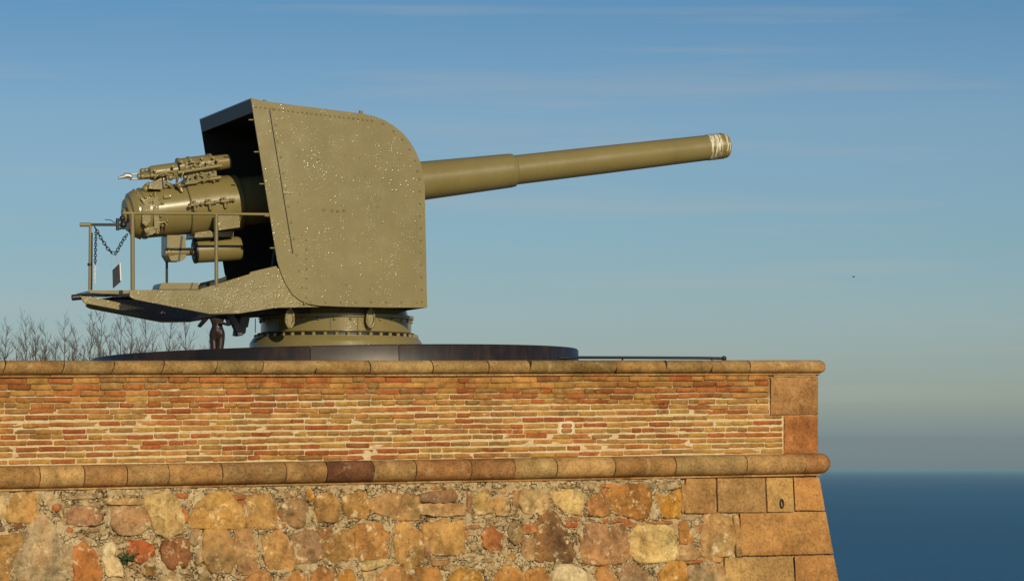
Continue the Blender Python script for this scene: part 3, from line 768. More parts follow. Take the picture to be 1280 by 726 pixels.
# small fill stones between, and larger ones outside the frame
cnt = 0; small = []
def clash(c, rx, ry):
    for k in range(10):
        q = 2 * math.pi * k / 10; p = (c[0] + rx * math.cos(q), c[1] + ry * math.sin(q))
        for P in occ:
            if inpoly(p, P): return True
    for P in occ:
        if inpoly(c, P): return True
        for p in P:
            if ((p[0] - c[0]) / rx) ** 2 + ((p[1] - c[1]) / ry) ** 2 < 1: return True
    return False
fillc = [c_grey, c_tan, c_pink, c_br, c_brick, (.48, .38, .24), (.44, .30, .16), (.55, .44, .26), (.40, .30, .20)]
chips = MB()
def ell(c, rx, ry):
    n = random.randint(5, 8); a0 = random.random() * 6
    return [(c[0] + rx * math.cos(a0 + 2 * math.pi * k / n) * random.uniform(.8, 1.1), c[1] + ry * math.sin(a0 + 2 * math.pi * k / n) * random.uniform(.8, 1.1)) for k in range(n)]
for rr, tries, lim in (((.13, .2), 500, 40), ((.07, .12), 1500, 40), ((.045, .075), 3000, 110), ((.026, .045), 4000, 140), ((.010, .022), 6000, 900)):
    got = 0
    for _ in range(tries):
        if got >= lim: break
        rx = random.uniform(*rr); ry = rx * random.uniform(.45, .9)
        c = (random.uniform(-.1, 12.8), random.uniform(-3.1, HB - .05))
        if rr[0] > .1 and not (c[0] > 11.3 or c[1] < -2.85): continue
        if c[0] < 1.2: continue
        if clash(c, rx * .98, ry * .98): continue
        poly = ell(c, rx, ry); occ.append(poly); got += 1
        if rr[0] > .02 and len(ST) + cnt < 296:
            cnt += 1
            piece('rubble_stone', poly, Wb, M_stone, random.choice(fillc), random.uniform(.02, .04), n=14, round_=1, jit=.01, rough=.008, edge=.02)
        else:
            mb = piece(None, poly, Wb, M_stone, None, random.uniform(.012, .026), n=8, round_=1, jit=.004, rough=.006, edge=.01); chips.add(mb.v, mb.f, True)
ch = wbuild(chips, 'stone_chips', M_stone, color=(.42, .30, .18)); ch['kind'] = 'stuff'

import numpy as np
GR = .012; gs, gh = int(13.4 / GR), int(2.0 / GR)
S_, H_ = np.meshgrid(np.arange(gs) * GR, -3.4 + np.arange(gh) * GR)
msk = np.zeros(S_.shape, bool)
for P in occ:
    xs = [p[0] for p in P]; ys = [p[1] for p in P]
    i0, i1 = max(0, int(min(xs) / GR) - 1), min(gs, int(max(xs) / GR) + 2); j0, j1 = max(0, int((min(ys) + 3.4) / GR) - 1), min(gh, int((max(ys) + 3.4) / GR) + 2)
    if i1 <= i0 or j1 <= j0: continue
    a, b2 = S_[j0:j1, i0:i1], H_[j0:j1, i0:i1]; c = np.zeros(a.shape, bool)
    for k in range(len(P)):
        (x1, y1), (x0, y0) = P[k], P[k - 1]
        if y1 == y0: continue
        c ^= ((y1 > b2) != (y0 > b2)) & (a < (x0 - x1) * (b2 - y1) / (y0 - y1) + x1)
    msk[j0:j1, i0:i1] |= c
core_ = msk.copy()
for _k in range(3):
    core_ = core_ & np.roll(core_, 1, 0) & np.roll(core_, -1, 0) & np.roll(core_, 1, 1) & np.roll(core_, -1, 1)
near = msk.copy(); blk = np.zeros(S_.shape, bool)
for x0, y0, x1, y1 in ((853, 590, 1080, 641.5), (922, 641, 1080, 696), (903, 695, 1080, 790)):
    P = rectpx(x0, y0, x1, y1, wbpx); blk |= (S_ < max(p[0] for p in P)) & (H_ > min(p[1] for p in P)) & (H_ < max(p[1] for p in P))
for sh in ((0, 1), (0, -1), (1, 0), (-1, 0)): near |= np.roll(msk, sh, (0, 1))
def t_lo(s_, h):
    i, j = min(gs - 1, int(s_ / GR)), min(gh - 1, max(0, int((h + 3.4) / GR)))
    v = .022 + .030 * fb(Vector((s_ * 6, h * 6, 4)), 6) + .012 * noise.noise(Vector((s_ * 30, h * 30, 2)))
    if blk[j, i]: return -.03
    if core_[j, i]: return -.035
    if near[j, i] and not msk[j, i]: v -= max(0, .035 + .12 * noise.noise(Vector((s_ * 4, h * 4, 8))))
    return v
wbuild(sheet(0, 13.2, -3.3, HB + .02, .014, .014, Wb, t_lo), 'rubble_mortar', M_mortar)

# iron ring on the dressed block, plant in the rubble
p = Wb(*wbpx(974.5, 624), .03)
ir = MB(); 
ir.tube([p + NW * -.04, p + NW * .035], .012, 8)
ring = [p + NW * .03 + A * (.022 * math.sin(q)) + ZV * (-.052 + .055 * math.cos(q)) for q in [2 * math.pi * k / 16 for k in range(17)]]
ir.tube(ring, .008, 6, cap=False)
io = ir.build('iron_ring', M_black, origin=p); tag(io, 'small black iron ring hanging on a dressed block near the wall corner', 'ring')
p = Wb(*wbpx(157, 697), .03); pl = MB(); random.seed(3)
for k in range(46):
    d = (A * random.uniform(-1, 1) + NW * random.uniform(.1, .7) + ZV * random.uniform(-.45, .75)).normalized() * random.uniform(.05, .15)
    b0 = p + A * random.uniform(-.03, .03) + ZV * random.uniform(-.02, .02); sdv = d.cross(NW).normalized() * .006
    if sdv.length < 1e-4: continue
    pl.add([b0, b0 + d * .5 + sdv, b0 + d, b0 + d * .5 - sdv], [(0, 1, 2, 3)])
    for q in range(4):
        c = b0 + d * random.uniform(.3, 1); e = Vector((random.uniform(-1, 1), random.uniform(-1, 1), random.uniform(-1, 1))).normalized() * .026; w_ = e.cross(d).normalized() * .008
        pl.add([c, c + e * .5 + w_, c + e, c + e * .5 - w_], [(0, 1, 2, 3)])
po = pl.build('wall_plant', M_plant, origin=p); tag(po, 'small dark green weed growing out of the rubble wall', 'plant')

# ================================================================== GUN PLATFORM DISC
YAW = R(20.0)
OG = at(420, 586 - 1.5 * 95, 42.1); OG.z = 1.5
TILT = R(1.25)
disc = empty('gun_platform', (OG.x, OG.y, 1.06))
tag(disc, 'low round dark steel platform under the gun, rusty brown on its right side', 'platform')
def DT(v):                                            # tilt the disc a little up to the right
    v = Vector(v); v = Matrix.Rotation(-TILT, 3, 'Y') @ v; return v + Vector((0, 0, OG.z - 1.06))
RAD = 3.19
t_ = MB(); t_.lathe((0, 0, -.02), (0, 0, 1), [(-.35, RAD - .03), (0, RAD - .03), (0.001, 0.0)], 128, False)
t_.v = [tuple(DT(v)) for v in t_.v]; t_.build('deck_plate', M_rim, disc)
segs = [(-180, -118, M_rim), (-118, -72, M_rim), (-72, -35, M_rim), (-35, 12, M_rim), (12, 90, M_rim), (90, 180, M_rim)]
segs = [(-206, -150, M_rim), (-150, -92.5, M_rim), (-92.5, -73, M_rimgrey), (-73, -38, M_rim), (-38, 20, M_rim), (20, 154, M_rim)]
for a0, a1, m in segs:
    sg = MB(); n = max(4, int((a1 - a0) / 3)); r0, r1 = RAD - .028, RAD; a0 += .08; a1 -= .08; vs = []
    for k in range(n + 1):
        q = R(a0 + (a1 - a0) * k / n)
        for r_, z in ((r0, -.40), (r1, -.40), (r1, -.015), (r1 - .015, 0), (r0, 0)):
            vs.append(DT((r_ * math.cos(q), r_ * math.sin(q), z)))
    sg.add(vs, [(k * 5 + j, (k + 1) * 5 + j, (k + 1) * 5 + (j + 1) % 5, k * 5 + (j + 1) % 5) for k in range(n) for j in range(5)], True)
    sg.add(vs[:5], [list(range(5))]); sg.add(vs[-5:], [list(range(5))])
    o = sg.build('rim_plate', m, disc); e = o.modifiers.new('e', 'EDGE_SPLIT'); e.split_angle = R(50)

# ================================================================== THE GUN
gun = empty('coastal_gun', tuple(OG), YAW)
tag(gun, 'big olive painted coastal artillery gun with tall shield and long barrel pointing right', 'cannon')
Rm = Matrix.Rotation(-YAW, 3, 'Z')
def G(x, y, v):
    """photo point -> gun coordinates (u forward, v away, w up) on the upright plane v"""
    n = Matrix.Rotation(YAW, 3, 'Z') @ Vector((0, 1, 0)); p0 = Vector(OG) + n * v
    return Rm @ (hit(x, y, p0, n) - Vector(OG))
def scale_at(p):                                       # photo pixels per metre at a gun point
    return F / (Matrix.Rotation(YAW, 3, 'Z') @ Vector(p) + Vector(OG)).y
HW = 1.30
def gb(mb, name, m=None, bevel=0, label=None, parent=None, weld=False):
    o = mb.build(name, m or M_olive_smooth, parent or gun, bevel=bevel, weld=weld)
    if label: o['label'] = label
    return o
# ---- barrel along its axis
def axy(x): return 182.3 + (905 - x) * .1163
a0 = G(165, axy(165), 0); a1 = G(905, axy(905), 0); AX = (a1 - a0).normalized()
def ad(x): p = G(x, axy(x), 0); return (p - a0).dot(AX)
def rp(x, px): return px / scale_at(G(x, axy(x), 0))
def axis_pt(x): return a0 + AX * ad(x)
mb = MB(); mb.lathe(a0, AX, [(ad(295), rp(295, 31)), (ad(531), rp(531, 24.2)), (ad(636), rp(636, 21.4)), (ad(641), rp(641, 20.8)), (ad(643), rp(643, 18.9))], 64, False); gb(mb, 'barrel_jacket')
mb = MB(); mb.lathe(a0, AX, [(ad(640), rp(640, 18.6)), (ad(760), rp(760, 17.5)), (ad(883), rp(883, 15.9))], 64, False); gb(mb, 'barrel')
mb = MB(); mb.lathe(a0, AX, [(ad(883), rp(883, 15.9)), (ad(884), rp(884, 16.4)), (ad(902), rp(902, 16.3)), (ad(907), rp(907, 15.2)), (ad(909), rp(909, 13.4)), (ad(909), .085), (ad(860), .08)], 64, False); gb(mb, 'muzzle_ring', M_muzzle, label='muzzle end with chipped pale paint')
# ---- breech
mb = MB(); mb.lathe(a0, AX, [(ad(231), rp(231, 34.5)), (ad(232.5), rp(232, 35.6)), (ad(296), rp(296, 35.2)), (ad(298), rp(296, 34))], 64); gb(mb, 'breech_jacket')
mb = MB(); mb.lathe(a0, AX, [(ad(160.5), rp(161, 23)), (ad(162), rp(161, 27)), (ad(168), rp(170, 30)), (ad(178), rp(178, 31.2)), (ad(230.5), rp(230, 32.6))], 64); gb(mb, 'breech_ring')
mb = MB(); mb.lathe(a0, AX, [(ad(230), rp(230, 32)), (ad(231.2), rp(231, 32))], 64); gb(mb, 'joint_band', M_black)
mb = MB(); mb.lathe(a0, AX, [(ad(153.5), .05), (ad(153.5), rp(160, 9)), (ad(157), rp(160, 10)), (ad(157), rp(160, 20)), (ad(160), rp(160, 22)), (ad(164), rp(160, 22))], 40); gb(mb, 'breech_block', M_olive)
# swing carrier on the near side of the breech: hinge plate, lugs and pin
def V3(x, y, v): return G(x, y, v)
def plate(pts, v0, v1): return MB().prism([G(x, y, v0) for x, y in pts], [G(x, y, v0) + Vector((0, v1 - v0, 0)) for x, y in pts])
rb = rp(190, 31)
mb = plate([(178, 258), (184, 253), (188, 256), (188, 276), (183, 283), (178, 279)], -rb - .04, -rb + .10)
mb2 = plate([(176, 248), (197, 243), (198, 250), (180, 255)], -rb + .0, -rb + .16)
gb(mb, 'carrier_plate', M_olive_rough, .008); gb(mb2, 'hinge_lug', M_olive_rough, .008)
gb(plate([(180, 286), (199, 281), (200, 289), (184, 295)], -rb - .0, -rb + .14), 'hinge_lug', M_olive_rough, .008)
gb(plate([(191.5, 248), (198, 246.5), (199.5, 284), (193, 286)], -rb - .025, -rb + .10), 'hinge_bar', M_olive_rough, .008)
mb = MB(); mb.tube([G(194, 240, -rb - .0), G(197, 292, -rb - .0)], .024, 12); gb(mb, 'hinge_pin')
mb = MB()
for x, y in ((182, 247), (196, 269), (201, 270), (199, 281), (185, 291), (203, 282), (189, 244), (203, 254)):
    bh = MB(); bh.blob(G(x, y, -rb - .01), .022); gb(bh, 'bolt_head')
mb.tube([G(197, 256, -rb), G(205, 255, -rb)], .012, 8); mb.tube([G(198, 250, -rb + .02), G(209, 248, -rb + .05)], .012, 8)
gb(mb, 'hinge_handle')
mb = MB(); mb.tube([G(198, 279, -rb - .02), G(206, 277, -rb - .03), G(209, 282, -rb - .03)], .014, 8); mb.blob(G(209, 276, -rb - .03), .022); gb(mb, 'release_catch')
mb = MB(); mb.blob(G(163, 284, -.20), .035, (.7, 1, 1.1)); gb(mb, 'warning_spot', M_red)
mb = MB(); mb.tube([G(100, 281, -.1), G(113, 280.8, -.1)], .026, 8); gb(mb, 'rail_end')
mb = MB(); mb.tube([G(113, 280.8, -.1), G(155, 281, -.1)], .018, 8); mb.tube([G(147, 273, -.1), G(147, 288, -.1)], .022, 8)
mb.tube([G(147, 286, -.1), G(158, 285, -.1)], .014, 8); mb.tube([G(147, 275, -.1), G(158, 277, -.1)], .014, 8)
mb.tube([G(131, 274.5, -.1), G(138, 275, -.1), G(143, 278, -.1), G(149, 277, -.1)], .006, 6); mb.blob(G(153, 273, -.1), .04); mb.blob(G(154, 281, -.1), .05)
gb(mb, 'firing_lever', M_black)
# ---- recoil gear above the breech
mb = MB()
p0, p1 = G(187, 217, -.12), G(276, 205.5, -.12); d = (p1 - p0).normalized()
mb.lathe(p0, d, [(0, .06), (0, .085), (.04, .095), (.36, .10)], 24)
gb(mb, 'recuperator_cylinder')
p2 = G(222, 210, -.12); mb = MB(); L2 = (p1 - p2).length
mb.lathe(p2, d, [(0, .105), (0, .128), (.03, .128), (.03, .118), (.14, .118), (.14, .13), (.17, .13), (.17, .12), (L2 * .72, .12), (L2 * .72, .132), (L2 * .72 + .04, .132), (L2 * .72 + .04, .10), (L2 + .12, .095)], 28)
gb(mb, 'recuperator_sleeve')
mb = MB(); mb.tube([G(172, 221, -.22), G(190, 220, -.22)], .042, 14); mb.tube([G(178, 221, -.26), G(222, 217.5, -.26)], .020, 10); mb.tube([G(222, 216, -.28), G(277, 207, -.28)], .024, 10); gb(mb, 'valve_pipe')
for x, y in ((176, 221), (188, 219.5), (205, 217), (239, 212), (257, 209.5)):
    mb = MB(); mb.lathe(G(x, y, -.27), d, [(0, .02), (0, .036), (.035, .036), (.035, .02)], 12); gb(mb, 'pipe_collar')
mb = MB(); mb.tube([G(199, 218.5, -.28), G(208, 214, -.3), G(217, 215, -.3), G(222, 222, -.3), G(221, 228, -.26)], .018, 10); mb.tube([G(208, 222, -.28), G(222, 222, -.28)], .02, 8); mb.blob(G(213, 222, -.28), .045); mb.blob(G(219, 219, -.28), .035); gb(mb, 'curved_valve_pipe')
mb = MB(); mb.tube([G(148, 222.5, -.22), G(158, 220, -.22)], [.016, .036], 10); mb.tube([G(156, 219.5, -.22), G(163, 220, -.22)], .036, 10)
mb.tube([G(161, 218, -.22), G(174, 217.5, -.22)], .011, 8); mb.tube([G(161, 224, -.22), G(174, 223.5, -.22)], .011, 8); mb.blob(G(163, 221, -.22), .045, (.6, 1, 1))
gb(mb, 'rod_fork', M_steel, label='bare steel fork end of the recoil rod')
gb(plate([(186, 236), (187, 230), (202, 222), (203, 237)], -.30, -.06), 'bracket', M_olive_rough, .01)
gb(plate([(203, 219), (209, 219), (209, 229), (214, 229), (214, 233), (205, 235)], -.22, -.08), 'bracket', M_olive, .006)
mb = MB(); mb.tube([G(183, 229, -.18), G(188, 236, -.18)], .04, 8); mb.blob(G(182, 236, -.18), .05); gb(mb, 'knob')
for x, y, r_ in ((178, 214, .03), (183, 213, .025), (242, 198.5, .02), (257, 198, .02), (232, 203, .02), (244, 202, .03)):
    mb = MB(); mb.blob(G(x, y, -.14), r_ + .01); gb(mb, 'bolt')
mb = MB(); mb.tube([G(231, 230, -.3), G(247, 228, -.3)], .018, 8); mb.tube([G(262, 224, -.3), G(276, 222, -.3)], .028, 8); mb.tube([G(236, 227, -.3), G(274, 223, -.3)], .014, 8)
for x in (240, 248, 255, 268): mb.tube([G(x, 220, -.28), G(x - .5, 228, -.3)], .014, 8)
gb(mb, 'pipe_run')
gb(plate([(232, 232), (236, 216), (270, 212), (272, 224), (238, 230)], -.20, .05), 'saddle', M_olive, .01)
mb = MB(); mb.tube([G(222, 229, -.28), G(228, 240, -.3)], .026, 8); mb.blob(G(224, 232, -.3), .04); gb(mb, 'clamp', M_olive_rough)
# small fittings
random.seed(21)
for x in (229, 246, 262):
    q = G(x, 212 - (x - 222) * .12, -.12); mb = MB(); mb.lathe(q, d, [(0, .122), (0, .138), (.022, .138), (.022, .122)], 28); mb.box(q + Vector((.01, -.13, .05)), (.03, .03, .05)); gb(mb, 'cylinder_strap')
for x, y in ((226, 203), (238, 201), (252, 199), (266, 198), (243, 207), (258, 204), (231, 222), (246, 219), (262, 217), (193, 214), (200, 226), (216, 209), (271, 201)):
    q = G(x, y, -.27); mb = MB(); mb.lathe(q, (0, -1, .2), [(0, .022), (.03, .022), (.034, .014)], 6); gb(mb, 'hex_bolt', M_olive_rough)
for x0, y0, x1, y1 in ((193, 224, 200, 218), (226, 224, 232, 212), (250, 216, 262, 222), (208, 228, 216, 232), (236, 204, 250, 203)):
    mb = MB(); mb.tube([G(x0, y0, -.29), G((x0 + x1) / 2, (y0 + y1) / 2 - 1.5, -.31), G(x1, y1, -.29)], .011, 8); gb(mb, 'oil_pipe')
for k in range(20):                                     # bolts round the breech face ring
    q = 2 * math.pi * k / 20; a_ = AX.cross(Vector((0, 1, 0))).normalized(); b_2 = AX.cross(a_)
    p = axis_pt(171) + (a_ * math.cos(q) + b_2 * math.sin(q)) * (rp(171, 30.3)); mb = MB(); mb.blob(p, .020, (1, 1, 1), 6); gb(mb, 'ring_bolt')
mb = MB(); mb.lathe(a0, AX, [(ad(176), rp(176, 31)), (ad(176), rp(176, 32.4)), (ad(179), rp(178, 32.4)), (ad(179), rp(178, 31))], 64); gb(mb, 'breech_collar')
gb(plate([(205, 244), (214, 243), (214, 247), (205, 248)], -rb - .01, -rb + .06), 'latch_plate', M_olive_rough, .006)
# ---- valve fittings along the side of the jacket
rj = rp(260, 35.4)
mb = MB(); mb.tube([G(238, 256.5, -rj - .03), G(290, 250, -rj - .03)], .013, 8); gb(mb, 'grease_pipe')
for x, y in ((243, 256), (262, 254), (281, 251.5)):
    mb = MB(); mb.tube([G(x, y - 5, -rj - .03), G(x + .5, y + 6, -rj - .03)], .020, 8); mb.tube([G(x - 5, y + .5, -rj - .05), G(x + 5, y - .5, -rj - .05)], .022, 8)
    mb.blob(G(x - 4, y - 3, -rj - .05), .022); mb.blob(G(x + 1, y + 7, -rj - .02), .026); mb.tube([G(x, y, -rj - .06), G(x, y, -rj + .03)], .03, 8)
    gb(mb, 'grease_valve', M_olive_rough)
mb = MB(); 
for x, y in ((237, 258), (252, 255), (269, 253), (288, 250), (292, 250)): mb = MB(); mb.blob(G(x, y, -rj - .04), .026); gb(mb, 'valve_knob', M_olive_rough)
# ---- block, sight box, lower cylinder and lug
gb(plate([(272, 269), (299, 266), (300, 284), (273, 288)], -.60, -.36), 'side_box', M_olive_rough, .012)
gb(plate([(244, 291), (263, 288), (266, 292), (266, 296), (243, 297)], -.36, .1), 'cradle_block', M_olive, .008)
gb(plate([(262, 290), (292, 289), (292, 296), (262, 296)], -.30, .25), 'cradle_rail', M_olive, .008)
mb = MB(); q0 = G(242.5, 314, -.12); q1 = G(300, 310.5, -.12); dd = (q1 - q0).normalized(); sp = scale_at(q0)
mb.lathe(q0, dd, [(0, 10 / sp), (0.0, 14 / sp), (.02, 15 / sp), ((q1 - q0).length - .03, 15.2 / sp), ((q1 - q0).length, 14 / sp)], 40); gb(mb, 'recoil_cylinder')
mb = MB(); mb.lathe(q0 - dd * .01, dd, [(-.0, 11 / sp), (0.012, 15.6 / sp), (.035, 15.6 / sp)], 40); gb(mb, 'cylinder_gland', M_black)
mb = MB(); mb.tube([G(212, 316, -.12), G(243, 314, -.12)], 5 / sp, 16); gb(mb, 'recoil_rod')
gb(plate([(209, 294), (232, 294), (232.5, 322), (228, 326), (214, 326), (209, 318)], -.16, .16), 'piston_lug', M_olive_smooth, .012)
mb = plate([(226.5, 295), (229, 295), (225, 325), (223, 325)], -.175, -.15); gb(mb, 'lug_groove', M_black)
mb = MB(); mb.lathe(G(206, 316, -.12), dd, [(0, .02), (0, .055), (.025, .055), (.025, .075), (.05, .075), (.05, .06), (.12, .06)], 12); gb(mb, 'rod_nut', M_olive_rough)
mb = MB(); mb.tube([G(208.5, 322, .1), G(208.5, 362, .1)], .017, 8); gb(mb, 'drop_rod', M_black)
# ---- cradle and carriage cheeks (shade inside the shield put into their dark colour)
mb = MB(); mb.lathe(a0, AX, [(ad(297), .2), (ad(352), .2), (ad(352), .46), (ad(500), .44)], 48); gb(mb, 'cradle', M_inner_shade)
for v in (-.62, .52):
    gb(plate([(335, 385), (345, 300), (365, 238), (430, 225), (470, 300), (500, 388)], v, v + .10), 'carriage_cheek', M_inner_shade, .01)
mb = MB(); mb.tube([G(372, 246, -.75), G(372, 246, -.75) + Vector((0, 1.5, 0))], .16, 24); gb(mb, 'trunnion')
# ---- shield
top = [(313.5, 122.5), (330, 126.5), (360, 130.5), (400, 135.5), (440, 140.5), (455, 142.5), (468, 145.5), (481, 150.5), (493, 158), (504, 167), (513, 178), (520, 190), (526, 204), (529.5, 218), (531, 232)]
front = [(531.5, 260), (532.3, 300), (533.2, 345), (534, 384.5)]
bot = [(480, 384.2), (430, 383.2), (400, 382), (386, 380), (375, 375.5), (366, 368), (358.5, 357), (353, 345.5), (348.5, 333), (346.5, 326)]
out = top + front + bot
TH = .018
o = gb(plate(out, -HW, -HW + TH), 'side_plate', M_olive, 0, label='near side plate of the shield with rivets and lumpy sparkling paint')
o2 = MB(); Pn = [G(x, y, -HW) for x, y in out]
o2.prism([p + Vector((0, 2 * HW - TH, 0)) for p in Pn], [p + Vector((0, 2 * HW, 0)) for p in Pn]); gb(o2, 'side_plate', M_inner_shade, label='far side plate seen from its inside, shade put into its dark colour')
# roof and front, one bent sheet set just inside the side plates
rf = MB(); tp = [G(x, y, -HW) for x, y in top + front]
cen = G(430, 260, -HW)
vs = []
for i, p in enumerate(tp):
    a_ = tp[max(0, i - 1)]; b2 = tp[min(len(tp) - 1, i + 1)]; tdir = (b2 - a_).normalized(); nn = Vector((tdir.z, 0, -tdir.x)); nn = nn if nn.dot(cen - p) > 0 else -nn
    for off, v in ((.004, TH), (.004, 2 * HW - TH), (.022, 2 * HW - TH), (.022, TH)): vs.append(p + nn * off + Vector((0, v, 0)))
n = len(tp)
rf.add(vs, [(i * 4 + k, (i + 1) * 4 + k, (i + 1) * 4 + (k + 1) % 4, i * 4 + (k + 1) % 4) for i in range(n - 1) for k in range(4)], True)
rf.add(vs[:4], [(0, 1, 2, 3)]); rf.add(vs[-4:], [(0, 1, 2, 3)])
o = gb(rf, 'roof_and_front_plate', M_olive_smooth); e = o.modifiers.new('e', 'EDGE_SPLIT'); e.split_angle = R(40)
# the sheet's inner lining carries painted-in shade, like the far plate
li = MB(); vs = []
for i, p in enumerate(tp):
    a_ = tp[max(0, i - 1)]; b2 = tp[min(len(tp) - 1, i + 1)]; tdir = (b2 - a_).normalized(); nn = Vector((tdir.z, 0, -tdir.x)); nn = nn if nn.dot(cen - p) > 0 else -nn
    for v in (TH + .03, 2 * HW - TH - .03): vs.append(p + nn * .03 + Vector((0.02 if i == 0 else 0, v, 0)))
li.add(vs, [(i * 2, i * 2 + 1, i * 2 + 3, i * 2 + 2) for i in range(n - 1)], True); gb(li, 'shade_lining', M_inner_shade)
# rear lip hanging under the roof edge
pc_ = G(313.5, 124.5, -HW); e1 = MB()
e1.add([pc_ + Vector((0, TH, 0)), pc_ + Vector((0, 2 * HW - TH, 0)), pc_ + Vector((.03, 2 * HW - TH, -.16)), pc_ + Vector((.03, TH, -.16)),
        pc_ + Vector((.02, TH, 0)), pc_ + Vector((.02, 2 * HW - TH, 0)), pc_ + Vector((.05, 2 * HW - TH, -.16)), pc_ + Vector((.05, TH, -.16))],
       [(0, 1, 2, 3), (4, 7, 6, 5), (0, 4, 5, 1), (3, 2, 6, 7), (0, 3, 7, 4), (1, 5, 6, 2)]); gb(e1, 'roof_lip', simple('slate_grey_shade', (.075, .085, .095), .5))  # bluish grey puts the shade of this rear-facing lip into its colour
# door seam, rivets, little studs on the near plate
sm = MB(); sm.tube([G(337, 138, -HW - .001), G(366, 317, -HW - .001)], .007, 6); gb(sm, 'door_seam', M_black)
rv = MB()
def rivet(x, y, r=.016): rv.blob(G(x, y, -HW), r, (1, .6, 1), 6)
for i in range(26):
    f = i / 25; xs = 320 + f * 145; rivet(xs, 131 + (xs - 320) * .118 + 3)
for x, y in ((479, 155), (492, 164), (503, 174), (512, 187), (519, 201), (522, 214)): rivet(x, y)
for i in range(11): rivet(524.5 + i * .3, 224 + i * 15.3)
for i in range(13): rivet(341 + i * 3.3, 136 + i * 20.3)
for i in range(7): rivet(383, 300 + i * 12)
for i in range(8): rivet(388 + i * 19, 377.5)
for i in range(6): rivet(318 + i * 5.6, 150 + i * 34, .010)
for x in (405, 415, 422, 430): rivet(x, 262 + (x % 3), .02)
random.seed(9)
for k in range(40): rivet(random.uniform(360, 505), random.uniform(190, 370), random.uniform(.006, .012))
o = gb(rv, 'rivets', M_olive_rough); o['kind'] = 'stuff'
mb = MB(); mb.tube([G(451, 142, -HW + .05), G(451, 138.5, -HW + .05)], .026, 8); gb(mb, 'roof_bolt')
mb = MB(); mb.tube([G(331, 127, -HW + .05), G(331, 125, -HW + .05)], .022, 8); gb(mb, 'roof_bolt')
for i in range(5):
    mb = MB(); x, y = 312.5 + 1 + i * 6.6, 150 + i * 40; mb.tube([G(x + 3, y, -HW + .01), G(x - 2.5, y, -HW + .01)], .010, 6); gb(mb, 'edge_pin')
gb(plate([(354, 238), (361, 237.5), (361, 240), (366, 239), (366, 242.5), (354, 242)], -HW - .012, -HW), 'door_latch', M_olive_rough)
# ---- side girders, deck, rear pan
gp = [(162, 362.3), (247, 362.3), (312, 342.5), (313, 340), (345, 332.5), (349, 337), (353.5, 348), (359.5, 359), (367, 369.5), (376, 377), (387, 381.8), (400, 383.5), (345, 384.5), (298, 391.8), (262, 392.2), (168, 374), (162.5, 371)]
gv0 = -HW + TH + .004
o = gb(plate(gp, gv0, gv0 + .03), 'side_girder', M_olive_rough, label='near girder of the loading platform with glittering paint')
Pg = [G(x, y, gv0) for x, y in gp]
mb = MB(); mb.prism([p + Vector((0, 2 * HW - .08, 0)) for p in Pg], [p + Vector((0, 2 * HW - .05, 0)) for p in Pg]); gb(mb, 'side_girder', M_olive_smooth)
mb = MB(); g0 = G(345, 387, -.9); g1 = G(264, 392, -.9)
u_a = G(163, 366, gv0).x; wd = G(163, 365, gv0).z; u_b = G(345, 366, gv0).x
mb.box(((u_a + u_b + .9) / 2, 0, wd - .02), (u_b + .9 - u_a, 2 * HW - .12, .03)); gb(mb, 'deck_plate', M_olive)
# rear extension of the deck, with its own raised end
mb = plate([(112, 363), (163, 362.6), (163, 366), (150, 367.5), (128, 367), (112, 366)], -.72, .05); gb(mb, 'rear_deck', M_olive_smooth)
mb = plate([(100, 369.5), (117, 371), (160, 381), (180, 385), (152, 387.6), (106, 378.5)], -.78, -.74); gb(mb, 'sloping_skirt', M_olive_rough, label='bright sloping skirt plate below the rear deck')
tpp = [G(x, y, -.55) for x, y in ((108, 377), (150, 374), (190, 376), (225, 380), (262, 385), (288, 388))]
btp = [G(x, y, .9) for x, y in ((112, 380.5), (152, 391), (180, 397), (207, 401), (236, 401), (288, 391))]
mb = MB(); up_ = Vector((0, 0, .03))
for i in range(5): mb.add([tpp[i], tpp[i + 1], btp[i + 1], btp[i]], [(0, 1, 2, 3)]); mb.add([tpp[i] + up_, tpp[i + 1] + up_, btp[i + 1] + up_, btp[i] + up_], [(3, 2, 1, 0)]); mb.add([btp[i], btp[i + 1], btp[i + 1] + up_, btp[i] + up_], [(0, 1, 2, 3)])
gb(mb, 'under_pan', M_olive_smooth)
mb = MB(); mb.tube([G(90, 372, -.2), G(107, 370.5, -.2)], .04, 10); gb(mb, 'rear_roller', M_black)
mb = plate([(199, 361.5), (201, 355), (203, 353.5), (248, 353.5), (248, 361.5)], -.9, -.5); gb(mb, 'deck_box', M_olive_smooth, .01)
mb = plate([(237, 361.6), (240, 353.3), (242, 353.3), (239, 361.6)], -.905, -.88); gb(mb, 'box_strap', M_black)
mb = plate([(248, 359), (283, 345), (283, 350), (252, 361)], -.9, -.86); gb(mb, 'step_plate', M_inner_shade)
mb = plate([(202, 388), (207.5, 391.8), (201, 391.5)], -.32, -.306); gb(mb, 'tab', M_steel)
# ---- guard rails
def rail(pts, v, r=.022, name='guard_rail', m=None):
    mb = MB(); mb.tube([G(x, y, v) for x, y in pts], r, 10); gb(mb, name, m)
rail([(153.5, 266.5), (245, 267), (337, 268)], -HW + .03, .019)
rail([(165.6, 267), (165.8, 362)], -HW + .03, .027, 'rail_post')
rail([(270.3, 267), (270.5, 358)], -HW + .03, .024, 'rail_post')
rail([(112.8, 281), (112, 362.5)], -.1, .018, 'rail_post')
rail([(113.6, 291), (113.2, 362.5)], .0, .024, 'rail_post', M_black)
rail([(208.5, 325), (208.5, 354)], .5, .015, 'rail_post', M_black)
# collar on post
mb = MB(); mb.tube([G(112.3, 329, -.1), G(112.3, 332, -.1)], .032, 8); gb(mb, 'post_collar', M_black)
